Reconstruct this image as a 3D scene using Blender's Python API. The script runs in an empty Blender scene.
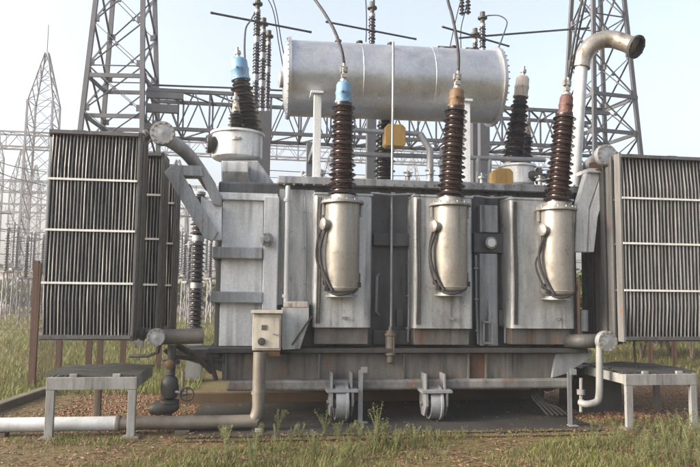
import bpy, math, random
from math import sin, cos, pi, radians, atan2, sqrt
from mathutils import Vector, Matrix, noise

random.seed(7)
S = bpy.context.scene
COL = S.collection

# ------------------------------------------------------------------ camera
FPX, CX, CY, CAMH = 650.0, 350.0, 233.5, 1.6
PITCH, YAW, ROLL = math.atan(58.5 / FPX), radians(7.8), 0.012
RM = Matrix.Rotation(-YAW, 3, 'Z') @ Matrix.Rotation(pi / 2 + PITCH, 3, 'X') @ Matrix.Rotation(ROLL, 3, 'Z')
EYE = Vector((0, 0, CAMH))
cd = bpy.data.cameras.new('camera'); cam = bpy.data.objects.new('camera', cd); COL.objects.link(cam)
cam.matrix_world = Matrix.Translation(EYE) @ RM.to_4x4()
cd.sensor_width = 36; cd.lens = FPX / 700 * 36; cd.clip_end = 2000; cd.clip_start = 0.05
S.camera = cam


def P(px, py, Y):
    """point at depth Y (metres in front of the camera) seen at photograph position px, py"""
    d = RM @ Vector(((px - CX) / FPX, -(py - CY) / FPX, -1))
    return EYE + d * (Y / d.y)


def G(px, py, z=0.0):
    d = RM @ Vector(((px - CX) / FPX, -(py - CY) / FPX, -1))
    return EYE + d * ((z - CAMH) / d.z)


def rect(x0, y0, x1, y1, Y):
    a = P(x0, (y0 + y1) / 2, Y).x; b = P(x1, (y0 + y1) / 2, Y).x
    t = P((x0 + x1) / 2, y0, Y).z; u = P((x0 + x1) / 2, y1, Y).z
    return a, b, u, t


# ------------------------------------------------------------------ materials
def nodes(name):
    m = bpy.data.materials.new(name); m.use_nodes = True
    nt = m.node_tree; b = nt.nodes['Principled BSDF']
    return m, nt, b


def ramp(nt, src, stops):
    r = nt.nodes.new('ShaderNodeValToRGB')
    while len(r.color_ramp.elements) < len(stops): r.color_ramp.elements.new(0.5)
    for e, (p, c) in zip(r.color_ramp.elements, stops):
        e.position = p; e.color = (*c, 1) if len(c) == 3 else c
    nt.links.new(src, r.inputs[0]); return r.outputs[0]


def tex(nt, scale, detail=6, stretch=(1, 1, 1), rough=0.6, off=0.0, coord='Object'):
    tc = nt.nodes.new('ShaderNodeTexCoord'); mp = nt.nodes.new('ShaderNodeMapping')
    mp.inputs['Scale'].default_value = stretch; mp.inputs['Location'].default_value = (off, off * .7, off * .3)
    nt.links.new(tc.outputs[coord], mp.inputs[0])
    n = nt.nodes.new('ShaderNodeTexNoise'); n.inputs['Scale'].default_value = scale
    n.inputs['Detail'].default_value = detail; n.inputs['Roughness'].default_value = rough
    nt.links.new(mp.outputs[0], n.inputs['Vector']); return n.outputs[0]


def mix(nt, fac, a, b):
    m = nt.nodes.new('ShaderNodeMix'); m.data_type = 'RGBA'
    for s, v in ((0, fac), (6, a), (7, b)):
        if hasattr(v, 'is_linked') or hasattr(v, 'links'): nt.links.new(v, m.inputs[s])
        elif s == 0: m.inputs[0].default_value = v
        else: m.inputs[s].default_value = (*v, 1)
    return m.outputs[2]


def weathered(name, col, dirt=(.06, .055, .05), dirt_amt=.5, rust=0.0, rough=.5, metal=0.0, scale=2.0, streak=.18, bump=.15, rustcol=(.16, .06, .025), off=0.0):
    m, nt, b = nodes(name)
    s = tex(nt, scale * 2.2, 8, (1, 1, streak), .65, off)
    f = ramp(nt, s, [(.42, (0, 0, 0)), (.72, (dirt_amt,) * 3)])
    big = tex(nt, scale * .6, 5, (1, 1, .6), .6, off + 3)
    f2 = ramp(nt, big, [(.45, (0, 0, 0)), (.75, (dirt_amt * .8,) * 3)])
    fine = tex(nt, scale * 22, 4, (1, 1, 1), .6, off)
    lite = tuple(min(1, c * 1.12) for c in col)
    c = mix(nt, ramp(nt, fine, [(.35, (0, 0, 0)), (.65, (1, 1, 1))]), tuple(x * .92 for x in col), lite)
    c = mix(nt, f, c, dirt)
    c = mix(nt, f2, c, tuple(x * .6 for x in col))
    if streak < .3 and dirt_amt > .35:
        run = tex(nt, scale * 8, 3, (1, 1, .035), .5, off + 6); msk = tex(nt, scale * 1.1, 4, (1, 1, .5), .6, off + 12)
        rm = nt.nodes.new('ShaderNodeMath'); rm.operation = 'MULTIPLY'
        nt.links.new(ramp(nt, run, [(.50, (0, 0, 0)), (.66, (1, 1, 1))]), rm.inputs[0]); nt.links.new(ramp(nt, msk, [(.40, (0, 0, 0)), (.62, (min(1, dirt_amt * 1.05),) * 3)]), rm.inputs[1])
        c = mix(nt, rm.outputs[0], c, tuple(x * .7 for x in dirt))
    if rust:
        rn = tex(nt, scale * 3.1, 9, (1, 1, .45), .7, off + 9)
        c = mix(nt, ramp(nt, rn, [(.66 - .22 * rust, (0, 0, 0)), (.74 - .12 * rust, (.9, .9, .9))]), c, rustcol)
    nt.links.new(c, b.inputs['Base Color'])
    rr = ramp(nt, tex(nt, scale * 5, 4, off=off + 1), [(.3, (max(0, rough - .12),) * 3), (.7, (min(1, rough + .18),) * 3)])
    nt.links.new(rr, b.inputs['Roughness'])
    b.inputs['Metallic'].default_value = metal
    if bump:
        bp = nt.nodes.new('ShaderNodeBump'); bp.inputs['Strength'].default_value = bump; bp.inputs['Distance'].default_value = .01
        nt.links.new(fine, bp.inputs['Height']); nt.links.new(bp.outputs[0], b.inputs['Normal'])
    return m


M = {}
M['tank'] = weathered('weathered_grey_paint', (.30, .315, .335), dirt=(.035, .034, .034), dirt_amt=.8, rust=.12, rough=.45, scale=1.6, metal=.15)
M['tankwhite'] = weathered('pale_grey_paint', (.64, .66, .68), dirt=(.12, .118, .115), dirt_amt=.55, rust=.06, rough=.45, scale=1.4, off=5)
M['oily_shaded'] = weathered('oil_and_shade_grey_paint', (.075, .079, .086), dirt=(.010, .010, .011), dirt_amt=.95, rough=.38, scale=1.9, off=2)  # recess shade between the pockets is put into this dark base, with oil
M['skirt'] = weathered('grimy_grey_paint', (.125, .118, .11), dirt=(.018, .016, .014), dirt_amt=.95, rust=.5, rough=.6, scale=1.8, off=4)
M['skirtbeam'] = weathered('scuffed_grey_beam_paint', (.20, .195, .19), dirt=(.022, .019, .016), dirt_amt=.95, rust=.5, rough=.5, scale=2.4, streak=.6, off=15)
M['boxes'] = weathered('streaked_silver_paint', (.47, .485, .50), dirt=(.055, .052, .05), dirt_amt=.75, rust=.12, rough=.36, metal=.35, scale=1.7, off=7)
M['turret'] = weathered('champagne_aluminium_paint', (.325, .312, .292), dirt=(.15, .135, .115), dirt_amt=.5, rough=.36, metal=.6, scale=1.6, off=8, bump=.08)
M['cons'] = weathered('aluminium_paint', (.43, .445, .465), dirt=(.25, .245, .24), dirt_amt=.3, rust=.0, rough=.38, metal=.82, scale=1.3, off=6, bump=.03, streak=.12)
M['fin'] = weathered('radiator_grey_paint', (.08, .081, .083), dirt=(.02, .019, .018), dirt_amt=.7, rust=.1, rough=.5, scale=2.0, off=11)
M['finedge'] = weathered('lit_radiator_edge_paint', (.23, .232, .235), dirt=(.05, .048, .045), dirt_amt=.6, rust=.1, rough=.5, scale=2.6, off=12)  # paler copy of the fin paint: light on the front edges as colour
M['chan'] = weathered('worn_grey_channel', (.13, .13, .13), dirt=(.04, .036, .034), dirt_amt=.7, rust=.25, rough=.5, scale=2.2, off=13)
M['band'] = weathered('white_steel_band', (.60, .60, .58), dirt_amt=.25, rough=.45, scale=3)
M['rustplate'] = weathered('dusty_brown_plate', (.13, .108, .088), dirt=(.03, .026, .022), dirt_amt=.7, rust=.25, rough=.65, scale=1.5)
M['galv'] = weathered('galvanised_steel', (.27, .28, .295), dirt=(.1, .1, .1), dirt_amt=.4, rough=.5, metal=.4, scale=2.5)
M['darksteel'] = weathered('dark_grimy_steel', (.04, .038, .036), dirt=(.02, .02, .02), dirt_amt=.6, rust=.2, rough=.6, scale=3)
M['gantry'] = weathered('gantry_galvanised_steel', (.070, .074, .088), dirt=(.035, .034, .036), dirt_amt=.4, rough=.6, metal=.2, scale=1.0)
M['fargantry'] = weathered('haze_paled_far_steel', (.17, .17, .18), dirt_amt=.2, rough=.7, scale=.6)  # lighter base colour stands in for haze and glare over distant steel
M['whitepipe'] = weathered('white_painted_pipe', (.43, .45, .47), dirt=(.15, .135, .115), dirt_amt=.35, rough=.4, scale=2.0, streak=.8)
M['greypipe'] = weathered('brown_grey_pipe', (.14, .125, .105), dirt=(.05, .042, .034), dirt_amt=.7, rust=.15, rough=.5, scale=2.5, streak=.6)
M['brasspipe'] = weathered('bronzed_aluminium_pipe', (.35, .32, .275), dirt=(.09, .065, .05), dirt_amt=.75, rust=.3, rough=.3, metal=.7, scale=2.5, streak=.7)
M['rust'] = weathered('rusty_steel', (.085, .045, .032), dirt=(.06, .035, .025), dirt_amt=.6, rough=.85, scale=4)
M['blue'] = weathered('blue_cap_paint', (.10, .24, .40), dirt=(.10, .11, .13), dirt_amt=.75, rust=.12, rough=.4, scale=6)
M['ochre'] = weathered('ochre_cap_paint', (.115, .062, .024), dirt=(.05, .028, .018), dirt_amt=.8, rust=.3, rough=.55, scale=6)
M['redcap'] = weathered('red_brown_cap_paint', (.085, .032, .024), dirt=(.035, .022, .018), dirt_amt=.8, rough=.6, scale=6)
M['cream'] = weathered('cream_cap_paint', (.40, .34, .27), dirt=(.15, .085, .05), dirt_amt=.75, rust=.2, rough=.5, scale=6)
M['palecream'] = weathered('pale_cream_cap_paint', (.46, .42, .36), dirt=(.22, .13, .075), dirt_amt=.6, rust=.15, rough=.5, scale=5, off=3)
M['yellow'] = weathered('yellow_cover_paint', (.27, .165, .045), dirt=(.13, .08, .03), dirt_amt=.6, rough=.5, scale=5)
M['cabinet'] = weathered('cream_cabinet_paint', (.46, .43, .37), dirt=(.15, .11, .075), dirt_amt=.5, rust=.22, rough=.45, scale=3)
M['frame'] = weathered('pale_frame_paint', (.235, .24, .24), dirt=(.07, .066, .06), dirt_amt=.7, rust=.2, rough=.55, scale=3)
M['grate'] = weathered('dark_grating', (.055, .055, .055), dirt=(.02, .02, .02), dirt_amt=.5, rough=.6, scale=4)
M['wire'] = weathered('weathered_cable', (.018, .018, .02), dirt_amt=.2, rough=.75, scale=5, bump=0)
M['bus'] = weathered('aluminium_tube', (.045, .045, .05), dirt_amt=.3, rough=.5, metal=.3, scale=3, bump=0)
M['glass'] = weathered('gauge_face', (.6, .6, .58), dirt_amt=.2, rough=.15, scale=8, bump=0)
M['bolt'] = weathered('bolt_steel', (.28, .27, .26), dirt_amt=.4, rust=.2, rough=.5, metal=.5, scale=8)


def porcelain(name, a, b_, dust=(.05, .042, .04)):
    m, nt, b = nodes(name)
    c = mix(nt, ramp(nt, tex(nt, 9, 5), [(.35, (0, 0, 0)), (.7, (1, 1, 1))]), a, b_)
    geo = nt.nodes.new('ShaderNodeNewGeometry'); sx = nt.nodes.new('ShaderNodeSeparateXYZ')
    nt.links.new(geo.outputs['Normal'], sx.inputs[0])
    up = ramp(nt, sx.outputs[2], [(.3, (0, 0, 0)), (.95, (.5, .5, .5))])
    mul = nt.nodes.new('ShaderNodeMath'); mul.operation = 'MULTIPLY'
    nt.links.new(up, mul.inputs[0]); nt.links.new(ramp(nt, tex(nt, 5, 5, off=4), [(.35, (.3, .3, .3)), (.7, (1, 1, 1))]), mul.inputs[1])
    c = mix(nt, mul.outputs[0], c, dust)
    nt.links.new(c, b.inputs['Base Color']); b.inputs['Roughness'].default_value = .22
    return m


M['brown'] = porcelain('brown_porcelain', (.017, .0085, .008), (.030, .014, .012))
M['black'] = porcelain('dark_porcelain', (.013, .012, .015), (.02, .017, .02), (.045, .045, .048))
M['greyins'] = porcelain('slate_porcelain', (.016, .016, .022), (.025, .025, .032), (.05, .05, .055))

# the parts of the setting
def concrete_mat(name, a, b_, sc=1.2, stain=(.05, .045, .04), amt=.7):
    m, nt, b = nodes(name)
    c = mix(nt, ramp(nt, tex(nt, sc, 8), [(.35, (0, 0, 0)), (.65, (1, 1, 1))]), a, b_)
    c = mix(nt, ramp(nt, tex(nt, sc * .5, 6, off=7), [(.45, (0, 0, 0)), (.7, (amt,) * 3)]), c, stain)
    nt.links.new(c, b.inputs['Base Color']); b.inputs['Roughness'].default_value = .9; b.inputs['Specular IOR Level'].default_value = .15
    f = tex(nt, 60, 4); bp = nt.nodes.new('ShaderNodeBump'); bp.inputs['Strength'].default_value = .4; bp.inputs['Distance'].default_value = .01
    nt.links.new(f, bp.inputs['Height']); nt.links.new(bp.outputs[0], b.inputs['Normal'])
    return m


M['plinth'] = concrete_mat('oil_and_shade_concrete', (.024, .023, .022), (.042, .04, .037), 1.0, (.009, .0085, .008), .8)  # near-black base holds shadow under the transformer as well as oil
M['kerb'] = concrete_mat('weathered_kerb_concrete', (.10, .088, .07), (.15, .13, .105), 2.0, (.08, .065, .05), .7)
M['earthkerb'] = concrete_mat('earth_stained_concrete', (.095, .068, .045), (.14, .10, .068), 1.4, (.05, .038, .028), .7)


def ground_mat():
    m, nt, b = nodes('dry_grassy_earth')
    c = mix(nt, ramp(nt, tex(nt, 1.1, 9, rough=.7), [(.38, (0, 0, 0)), (.62, (1, 1, 1))]), (.115, .078, .046), (.08, .078, .034))
    c = mix(nt, ramp(nt, tex(nt, 7, 8, off=3, rough=.7), [(.45, (0, 0, 0)), (.68, (.8, .8, .8))]), c, (.17, .115, .07))
    c = mix(nt, ramp(nt, tex(nt, 40, 5, off=1), [(.5, (0, 0, 0)), (.7, (.8, .8, .8))]), c, (.05, .04, .028))
    far = tex(nt, .12, 5, off=2)
    c = mix(nt, ramp(nt, far, [(.4, (0, 0, 0)), (.65, (.6, .6, .6))]), c, (.11, .10, .04))
    nt.links.new(c, b.inputs['Base Color']); b.inputs['Roughness'].default_value = .95; b.inputs['Specular IOR Level'].default_value = .1
    f = tex(nt, 25, 8, rough=.7); bp = nt.nodes.new('ShaderNodeBump'); bp.inputs['Strength'].default_value = .7; bp.inputs['Distance'].default_value = .04
    nt.links.new(f, bp.inputs['Height']); nt.links.new(bp.outputs[0], b.inputs['Normal'])
    return m


M['ground'] = ground_mat()


def leaf_mat(name, a, b_, sc=3.0, trans=.25):
    m, nt, b = nodes(name)
    n1 = tex(nt, sc, 4, rough=.7)
    c = mix(nt, ramp(nt, n1, [(.35, (0, 0, 0)), (.65, (1, 1, 1))]), a, b_)
    nt.links.new(c, b.inputs['Base Color']); b.inputs['Roughness'].default_value = .7
    tr = nt.nodes.new('ShaderNodeBsdfTranslucent'); nt.links.new(c, tr.inputs[0])
    ms = nt.nodes.new('ShaderNodeMixShader'); ms.inputs[0].default_value = trans
    out = nt.nodes['Material Output']
    nt.links.new(b.outputs[0], ms.inputs[1]); nt.links.new(tr.outputs[0], ms.inputs[2]); nt.links.new(ms.outputs[0], out.inputs[0])
    return m


M['grass'] = leaf_mat('green_grass', (.068, .10, .018), (.15, .165, .036))
M['straw'] = leaf_mat('dry_grass', (.16, .13, .06), (.10, .095, .035))
M['litter'] = leaf_mat('leaf_litter', (.145, .075, .045), (.22, .14, .088), 9.0, .1)
M['litter2'] = leaf_mat('dark_leaf_litter', (.09, .055, .035), (.17, .10, .06), 9.0, .1)
M['weed'] = leaf_mat('weed_leaf', (.13, .15, .055), (.21, .215, .11), 6.0)
M['foliage'] = leaf_mat('shrub_leaf', (.045, .07, .015), (.10, .115, .03), 1.2)
M['bark'] = weathered('bark', (.10, .075, .055), dirt_amt=.5, rough=.9, scale=5)
M['brick'] = concrete_mat('red_rubble', (.15, .078, .052), (.23, .135, .092), 6, (.12, .07, .05), .5)
M['plaster'] = concrete_mat('pale_plaster', (.55, .54, .5), (.62, .6, .56), 1.0, (.4, .38, .34), .4)
M['darkwin'] = weathered('dark_window', (.03, .035, .04), dirt_amt=.2, rough=.2, scale=2, bump=0)

# ------------------------------------------------------------------ mesh builder
class MB:
    def __init__(s): s.v = []; s.f = []; s.sm = []; s.mi = []; s.cur = 0

    def add(s, vs, fs, smooth=False):
        o = len(s.v); s.v += [tuple(v) for v in vs]
        for f in fs: s.f.append(tuple(i + o for i in f)); s.sm.append(smooth); s.mi.append(s.cur)
        return s

    def hexa(s, p): return s.add(p, [(0, 3, 2, 1), (4, 5, 6, 7), (0, 1, 5, 4), (1, 2, 6, 5), (2, 3, 7, 6), (3, 0, 4, 7)])

    def bx(s, x0, x1, y0, y1, z0, z1):
        return s.hexa([(x0, y0, z0), (x1, y0, z0), (x1, y1, z0), (x0, y1, z0), (x0, y0, z1), (x1, y0, z1), (x1, y1, z1), (x0, y1, z1)])

    def pr(s, x0, y0, x1, y1, Y0, Y1):
        a, b, u, t = rect(x0, y0, x1, y1, Y0); return s.bx(a, b, Y0, Y1, u, t)

    def poly(s, pts, y0, y1):
        n = len(pts)
        vs = [(x, y0, z) for x, z in pts] + [(x, y1, z) for x, z in pts]
        a = sum(pts[i][0] * pts[(i + 1) % n][1] - pts[(i + 1) % n][0] * pts[i][1] for i in range(n))
        fs = [tuple(range(n)), tuple(range(2 * n - 1, n - 1, -1))] + [(i, i + n, (i + 1) % n + n, (i + 1) % n) for i in range(n)]
        if a < 0: fs = [tuple(reversed(f)) for f in fs]
        return s.add(vs, fs)

    def ppoly(s, pix, Y0, Y1):
        return s.poly([(P(x, y, Y0).x, P(x, y, Y0).z) for x, y in pix], Y0, Y1)

    def bar(s, p, q, w, h=None, up=(0, 0, 1)):
        p = Vector(p); q = Vector(q); h = h or w; d = (q - p).normalized(); u = Vector(up)
        if abs(d.dot(u)) > .98: u = Vector((0, 1, 0))
        a = d.cross(u).normalized() * w / 2; b = a.cross(d).normalized() * h / 2
        c = [p - a - b, p + a - b, p + a + b, p - a + b]
        return s.hexa(c + [x + (q - p) for x in c])

    def angle(s, p, q, w, t=None, up=(0, 0, 1), flip=1):
        """an L-section member"""
        p = Vector(p); q = Vector(q); t = t or w * .16; d = (q - p).normalized(); u = Vector(up)
        if abs(d.dot(u)) > .98: u = Vector((0, 1, 0))
        a = d.cross(u).normalized() * flip; b = a.cross(d).normalized() * flip
        s.hexa([p, p + a * w, p + a * w + b * t, p + b * t] + [x + (q - p) for x in (p, p + a * w, p + a * w + b * t, p + b * t)])
        c = [p + b * t, p + a * t + b * t, p + a * t + b * w, p + b * w]
        return s.hexa(c + [x + (q - p) for x in c])

    def tube(s, path, r, n=10, caps=True, smooth=True):
        path = [Vector(p) for p in path]; m = len(path)
        rs = r if isinstance(r, (list, tuple)) else [r] * m
        t0 = (path[1] - path[0]).normalized()
        u = t0.orthogonal().normalized(); vs = []
        for i, p in enumerate(path):
            t = (path[min(i + 1, m - 1)] - path[max(i - 1, 0)]).normalized()
            u = (u - t * u.dot(t)).normalized(); w = t.cross(u)
            for k in range(n):
                a = 2 * pi * k / n; vs.append(p + (u * cos(a) + w * sin(a)) * rs[i])
        fs = [(i * n + k, i * n + (k + 1) % n, (i + 1) * n + (k + 1) % n, (i + 1) * n + k) for i in range(m - 1) for k in range(n)]
        s.add(vs, fs, smooth)
        if caps:
            s.add([vs[k] for k in range(n)], [tuple(reversed(range(n)))]); s.add([vs[(m - 1) * n + k] for k in range(n)], [tuple(range(n))])
        return s

    def lathe(s, prof, base, axis=(0, 0, 1), n=24, smooth=True):
        base = Vector(base); ax = Vector(axis).normalized(); u = ax.orthogonal().normalized()
        if abs(ax.z) > .9: u = (Vector((1, 0, 0)) - ax * ax.x).normalized()
        w = ax.cross(u); vs = []; m = len(prof)
        for r, h in prof:
            for k in range(n):
                a = 2 * pi * k / n; vs.append(base + ax * h + (u * cos(a) + w * sin(a)) * max(r, 1e-5))
        fs = [(i * n + k, i * n + (k + 1) % n, (i + 1) * n + (k + 1) % n, (i + 1) * n + k) for i in range(m - 1) for k in range(n)]
        if prof[0][0] > 1e-4: fs.append(tuple(reversed(range(n))))
        if prof[-1][0] > 1e-4: fs.append(tuple((m - 1) * n + k for k in range(n)))
        return s.add(vs, fs, smooth)

    def bolts(s, c, axis, R, k, r=.014, h=.03, off=0.0):
        c = Vector(c); ax = Vector(axis).normalized(); u = ax.orthogonal().normalized(); w = ax.cross(u)
        for i in range(k):
            a = 2 * pi * i / k + off; s.lathe([(r, -h * .5), (r, h)], c + (u * cos(a) + w * sin(a)) * R, ax, 6, False)
        return s

    def build(s, name, mat, parent=None, bevel=0.0, local=False):
        me = bpy.data.meshes.new(name)
        off = Vector((0, 0, 0))
        if parent is not None and not local: off = wloc(parent)
        me.from_pydata([(v[0] - off.x, v[1] - off.y, v[2] - off.z) for v in s.v], [], s.f)
        me.polygons.foreach_set('use_smooth', s.sm); me.polygons.foreach_set('material_index', s.mi)
        for mm in (mat if isinstance(mat, (list, tuple)) else [mat]): me.materials.append(mm)
        if any(s.sm): me.set_sharp_from_angle(angle=radians(38))
        me.update()
        o = bpy.data.objects.new(name, me); COL.objects.link(o)
        if parent is not None: o.parent = parent
        if bevel:
            b = o.modifiers.new('bevel', 'BEVEL'); b.width = bevel; b.segments = 2; b.limit_method = 'ANGLE'; b.harden_normals = False
        return o


def wloc(o):
    v = Vector(o.location)
    while o.parent: o = o.parent; v += Vector(o.location)
    return v


def tag(o, label=None, cat=None, group=None, kind=None):
    if label: o['label'] = label
    if cat: o['category'] = cat
    if group: o['group'] = group
    if kind: o['kind'] = kind
    return o


def E(name, loc, parent=None):
    o = bpy.data.objects.new(name, None); COL.objects.link(o); o.location = loc; o.empty_display_size = .1
    if parent is not None: o.parent = parent; o.location = Vector(loc) - wloc(parent)
    return o


def dup(o, parent=None):
    c = o.copy(); COL.objects.link(c)
    if parent is not None: c.parent = parent
    for ch in [x for x in bpy.data.objects if x.parent == o]: dup(ch, c)
    return c


def spline(pts, n=8):
    pts = [Vector(p) for p in pts]; out = []
    q = [pts[0] * 2 - pts[1]] + pts + [pts[-1] * 2 - pts[-2]]
    for i in range(1, len(q) - 2):
        for k in range(n):
            t = k / n; a, b, c, d = q[i - 1], q[i], q[i + 1], q[i + 2]
            out.append(.5 * ((2 * b) + (c - a) * t + (2 * a - 5 * b + 4 * c - d) * t * t + (3 * b - a - 3 * c + d) * t ** 3))
    out.append(pts[-1]); return out


def sheds(L, r0, r1, core0, core1, n, alt=.86):
    """porcelain outline from the foot (0) to the head (L)"""
    pr = [(core0 * 1.05, 0), (core0 * 1.05, .012)]; st = (L - .03) / n
    for i in range(n):
        t = i / max(1, n - 1); R = (r0 + (r1 - r0) * t) * (1 if i % 2 == 0 else alt); c = core0 + (core1 - core0) * t; z = .015 + i * st
        pr += [(c, z), (c * 1.02, z + st * .22), (R * .97, z + st * .26), (R, z + st * .33), (R * .98, z + st * .40), (c + (R - c) * .45, z + st * .60), (c * 1.02, z + st * .84)]
    pr += [(core1, L - .012), (core1 * 1.05, L - .012), (core1 * 1.05, L)]
    return pr

# ------------------------------------------------------------------ world and light
SUN_EL, SUN_AZ = radians(24), radians(9)       # azimuth measured from -X towards the camera side
to_sun = Vector((-cos(SUN_AZ) * cos(SUN_EL), -sin(SUN_AZ) * cos(SUN_EL), sin(SUN_EL)))
W = bpy.data.worlds.new('World'); S.world = W; W.use_nodes = True
wn = W.node_tree; bg = wn.nodes['Background']
sk = wn.nodes.new('ShaderNodeTexSky'); sk.sky_type = 'NISHITA'; sk.sun_disc = False
sk.sun_elevation = SUN_EL; sk.sun_rotation = atan2(to_sun.x, to_sun.y)
sk.air_density = 1.0; sk.dust_density = 8.0; sk.ozone_density = 1.0
hs = wn.nodes.new('ShaderNodeHueSaturation'); hs.inputs['Saturation'].default_value = .62; hs.inputs['Value'].default_value = 1.0
wn.links.new(sk.outputs[0], hs.inputs['Color']); wn.links.new(hs.outputs[0], bg.inputs[0]); bg.inputs[1].default_value = 0.15
ld = bpy.data.lights.new('sun', 'SUN'); ld.energy = 1.5; ld.angle = radians(8); ld.color = (1, .87, .68)
sun = bpy.data.objects.new('sun', ld); COL.objects.link(sun)
sun.rotation_euler = to_sun.to_track_quat('Z', 'Y').to_euler(); sun.location = to_sun * 30
S.view_settings.view_transform = 'Standard'; S.view_settings.look = 'None'; S.view_settings.gamma = 1
S.view_settings.use_curve_mapping = False; S.view_settings.exposure = 1.72

# ------------------------------------------------------------------ ground, kerbs, plinth
def ground_h(x, y):
    v = noise.noise(Vector((x * .9, y * .9, 0))) * .018 + noise.noise(Vector((x * 3, y * 3, 5))) * .008
    return v


mb = MB(); xs = [-140, -60, -30, -16, -10] + [-7 + .25 * i for i in range(57)] + [9, 12, 20, 40, 80, 140]
ys = [-30, -5, 2] + [4 + .25 * i for i in range(45)] + [18, 24, 35, 60, 100, 180]
for y in ys:
    for x in xs: mb.v.append((x, y, ground_h(x, y) if -7 < x < 9 and 4 < y < 16 else 0))
nx = len(xs)
for j in range(len(ys) - 1):
    for i in range(nx - 1): mb.f.append((j * nx + i, j * nx + i + 1, (j + 1) * nx + i + 1, (j + 1) * nx + i)); mb.sm.append(True); mb.mi.append(0)
tag(mb.build('ground', M['ground']), kind='structure')

pl = MB(); ol = []
for (xa_, ya_, xb_, yb_, n_) in ((-.75, 7.3, 4.05, 7.3, 60), (4.05, 7.3, 4.05, 9.48, 24), (4.05, 9.48, -.75, 9.48, 20), (-.75, 9.48, -.75, 7.3, 24)):
    for k in range(n_):
        t = k / n_; x_, y_ = xa_ + (xb_ - xa_) * t, ya_ + (yb_ - ya_) * t
        w_ = .09 * noise.noise(Vector((x_ * 2.2, y_ * 2.2, 4))) + .04 * noise.noise(Vector((x_ * 9, y_ * 9, 7)))
        ol.append((x_ + (w_ if xa_ == xb_ else 0), y_ + (w_ if ya_ == yb_ and ya_ < 8 else 0)))
n_ = len(ol); pl.add([(x_, y_, -.2) for x_, y_ in ol] + [(x_, y_, .028) for x_, y_ in ol], [tuple(range(n_, 2 * n_))] + [(i, (i + 1) % n_, (i + 1) % n_ + n_, i + n_) for i in range(n_)])
tag(pl.build('plinth', M['plinth']), kind='structure')
kb = MB(); kb.bx(-1.15, 4.3, 9.50, 9.72, -.2, .17)
tag(kb.build('earth_stained_kerb', M['earthkerb'], bevel=.02), 'long brown earth stained kerb on the ground behind the transformer wheels', 'kerb')
kb = MB(); a = G(-40, 424); b = G(52, 391); a.z = b.z = -.03; kb.bar(a, b, .16, .26)
tag(kb.build('concrete_kerb', M['kerb'], bevel=.02), 'grey weathered concrete kerb edging the green field at left', 'kerb')

# ------------------------------------------------------------------ TRANSFORMER
tr_ = E('power_transformer', (1.6, 9.2, 0))
tag(tr_, 'large weathered grey power transformer with three brown front bushings and oil cylinder on top', 'transformer')
tank = MB()
X0, X1, Z0, Z1 = rect(216, 187, 577, 349, 8.35)
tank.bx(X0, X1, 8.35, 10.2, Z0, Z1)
tank_o = tank.build('tank', M['oily_shaded'], tr_, bevel=.03)
c = MB(); c.pr(278, 181, 582, 188, 8.20, 10.3); c.build('cover', M['tank'], tank_o, bevel=.006)
c = MB(); c.pr(218, 193, 278, 200, 8.24, 8.349); c.build('cover', M['tankwhite'], tank_o, bevel=.006)
# front wall sheet at the left, pale
c = MB(); c.pr(221, 200.5, 262, 346, 8.30, 8.348); c.build('wall_panel', M['tankwhite'], tank_o, bevel=.004)
c = MB(); c.pr(278.5, 189.5, 314, 305, 8.31, 8.348); c.build('wall_panel', M['boxes'], tank_o, bevel=.004)
c = MB(); c.pr(262.5, 196, 278, 346, 8.20, 8.347); c.build('stiffener', M['tankwhite'], tank_o, bevel=.02)
for y0, y1, xl in ((247, 258.5, 212), (291.5, 303, 210)):
    c = MB(); c.pr(xl, y0, 262.3, y1, 8.17, 8.346); c.build('stiffener', M['tank'], tank_o, bevel=.012)
    c = MB(); a, b, u, t = rect(xl, y0, 219, y1, 8.17); c.bx(a, a + .09, 8.3465, 10.0, u, t); c.build('stiffener', M['tank'], tank_o, bevel=.01)
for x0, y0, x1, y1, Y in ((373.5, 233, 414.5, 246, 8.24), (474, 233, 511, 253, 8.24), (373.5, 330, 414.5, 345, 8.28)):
    c = MB(); c.pr(x0, y0, x1, y1, Y, 8.347); c.build('stiffener', M['oily_shaded'], tank_o, bevel=.01)
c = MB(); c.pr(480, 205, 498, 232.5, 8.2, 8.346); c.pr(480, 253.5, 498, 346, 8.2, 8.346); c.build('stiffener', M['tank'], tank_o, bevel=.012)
# small fittings on the wall
c = MB(); p = P(490, 243, 8.2)
c.lathe([(.075, 0), (.08, .01), (.08, .05), (.06, .06)], p, (0, -1, 0), 20); g_ = c.build('oil_gauge', M['tank'], tr_)
c = MB(); c.lathe([(.055, .0605), (.055, .064)], p, (0, -1, 0), 20); c.build('dial', M['glass'], g_)
c = MB(); p = P(267, 240, 8.19); c.lathe([(.05, 0), (.05, .05), (.085, .05), (.085, .09), (.05, .10), (.03, .12)], p, (0, -1, 0), 16); c.bolts(p + Vector((0, -.09, 0)), (0, -1, 0), .066, 6, .01, .015)
c.build('sampling_valve', M['tank'], tr_)
c = MB()
for xx in (483.5, 492): c.bar(P(xx, 322, 8.16), P(xx, 343, 8.16), .025)
for yy in (322, 343): c.bar(P(482.4, yy, 8.16), P(493, yy, 8.16), .025)
c.build('lifting_bracket', M['galv'], tr_)
c = MB(); c.tube([P(379, 274, 8.28), P(377, 276, 8.22), P(376, 312, 8.22), P(379, 315, 8.28)], .018, 8); c.build('level_tube', M['galv'], tr_)
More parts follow.
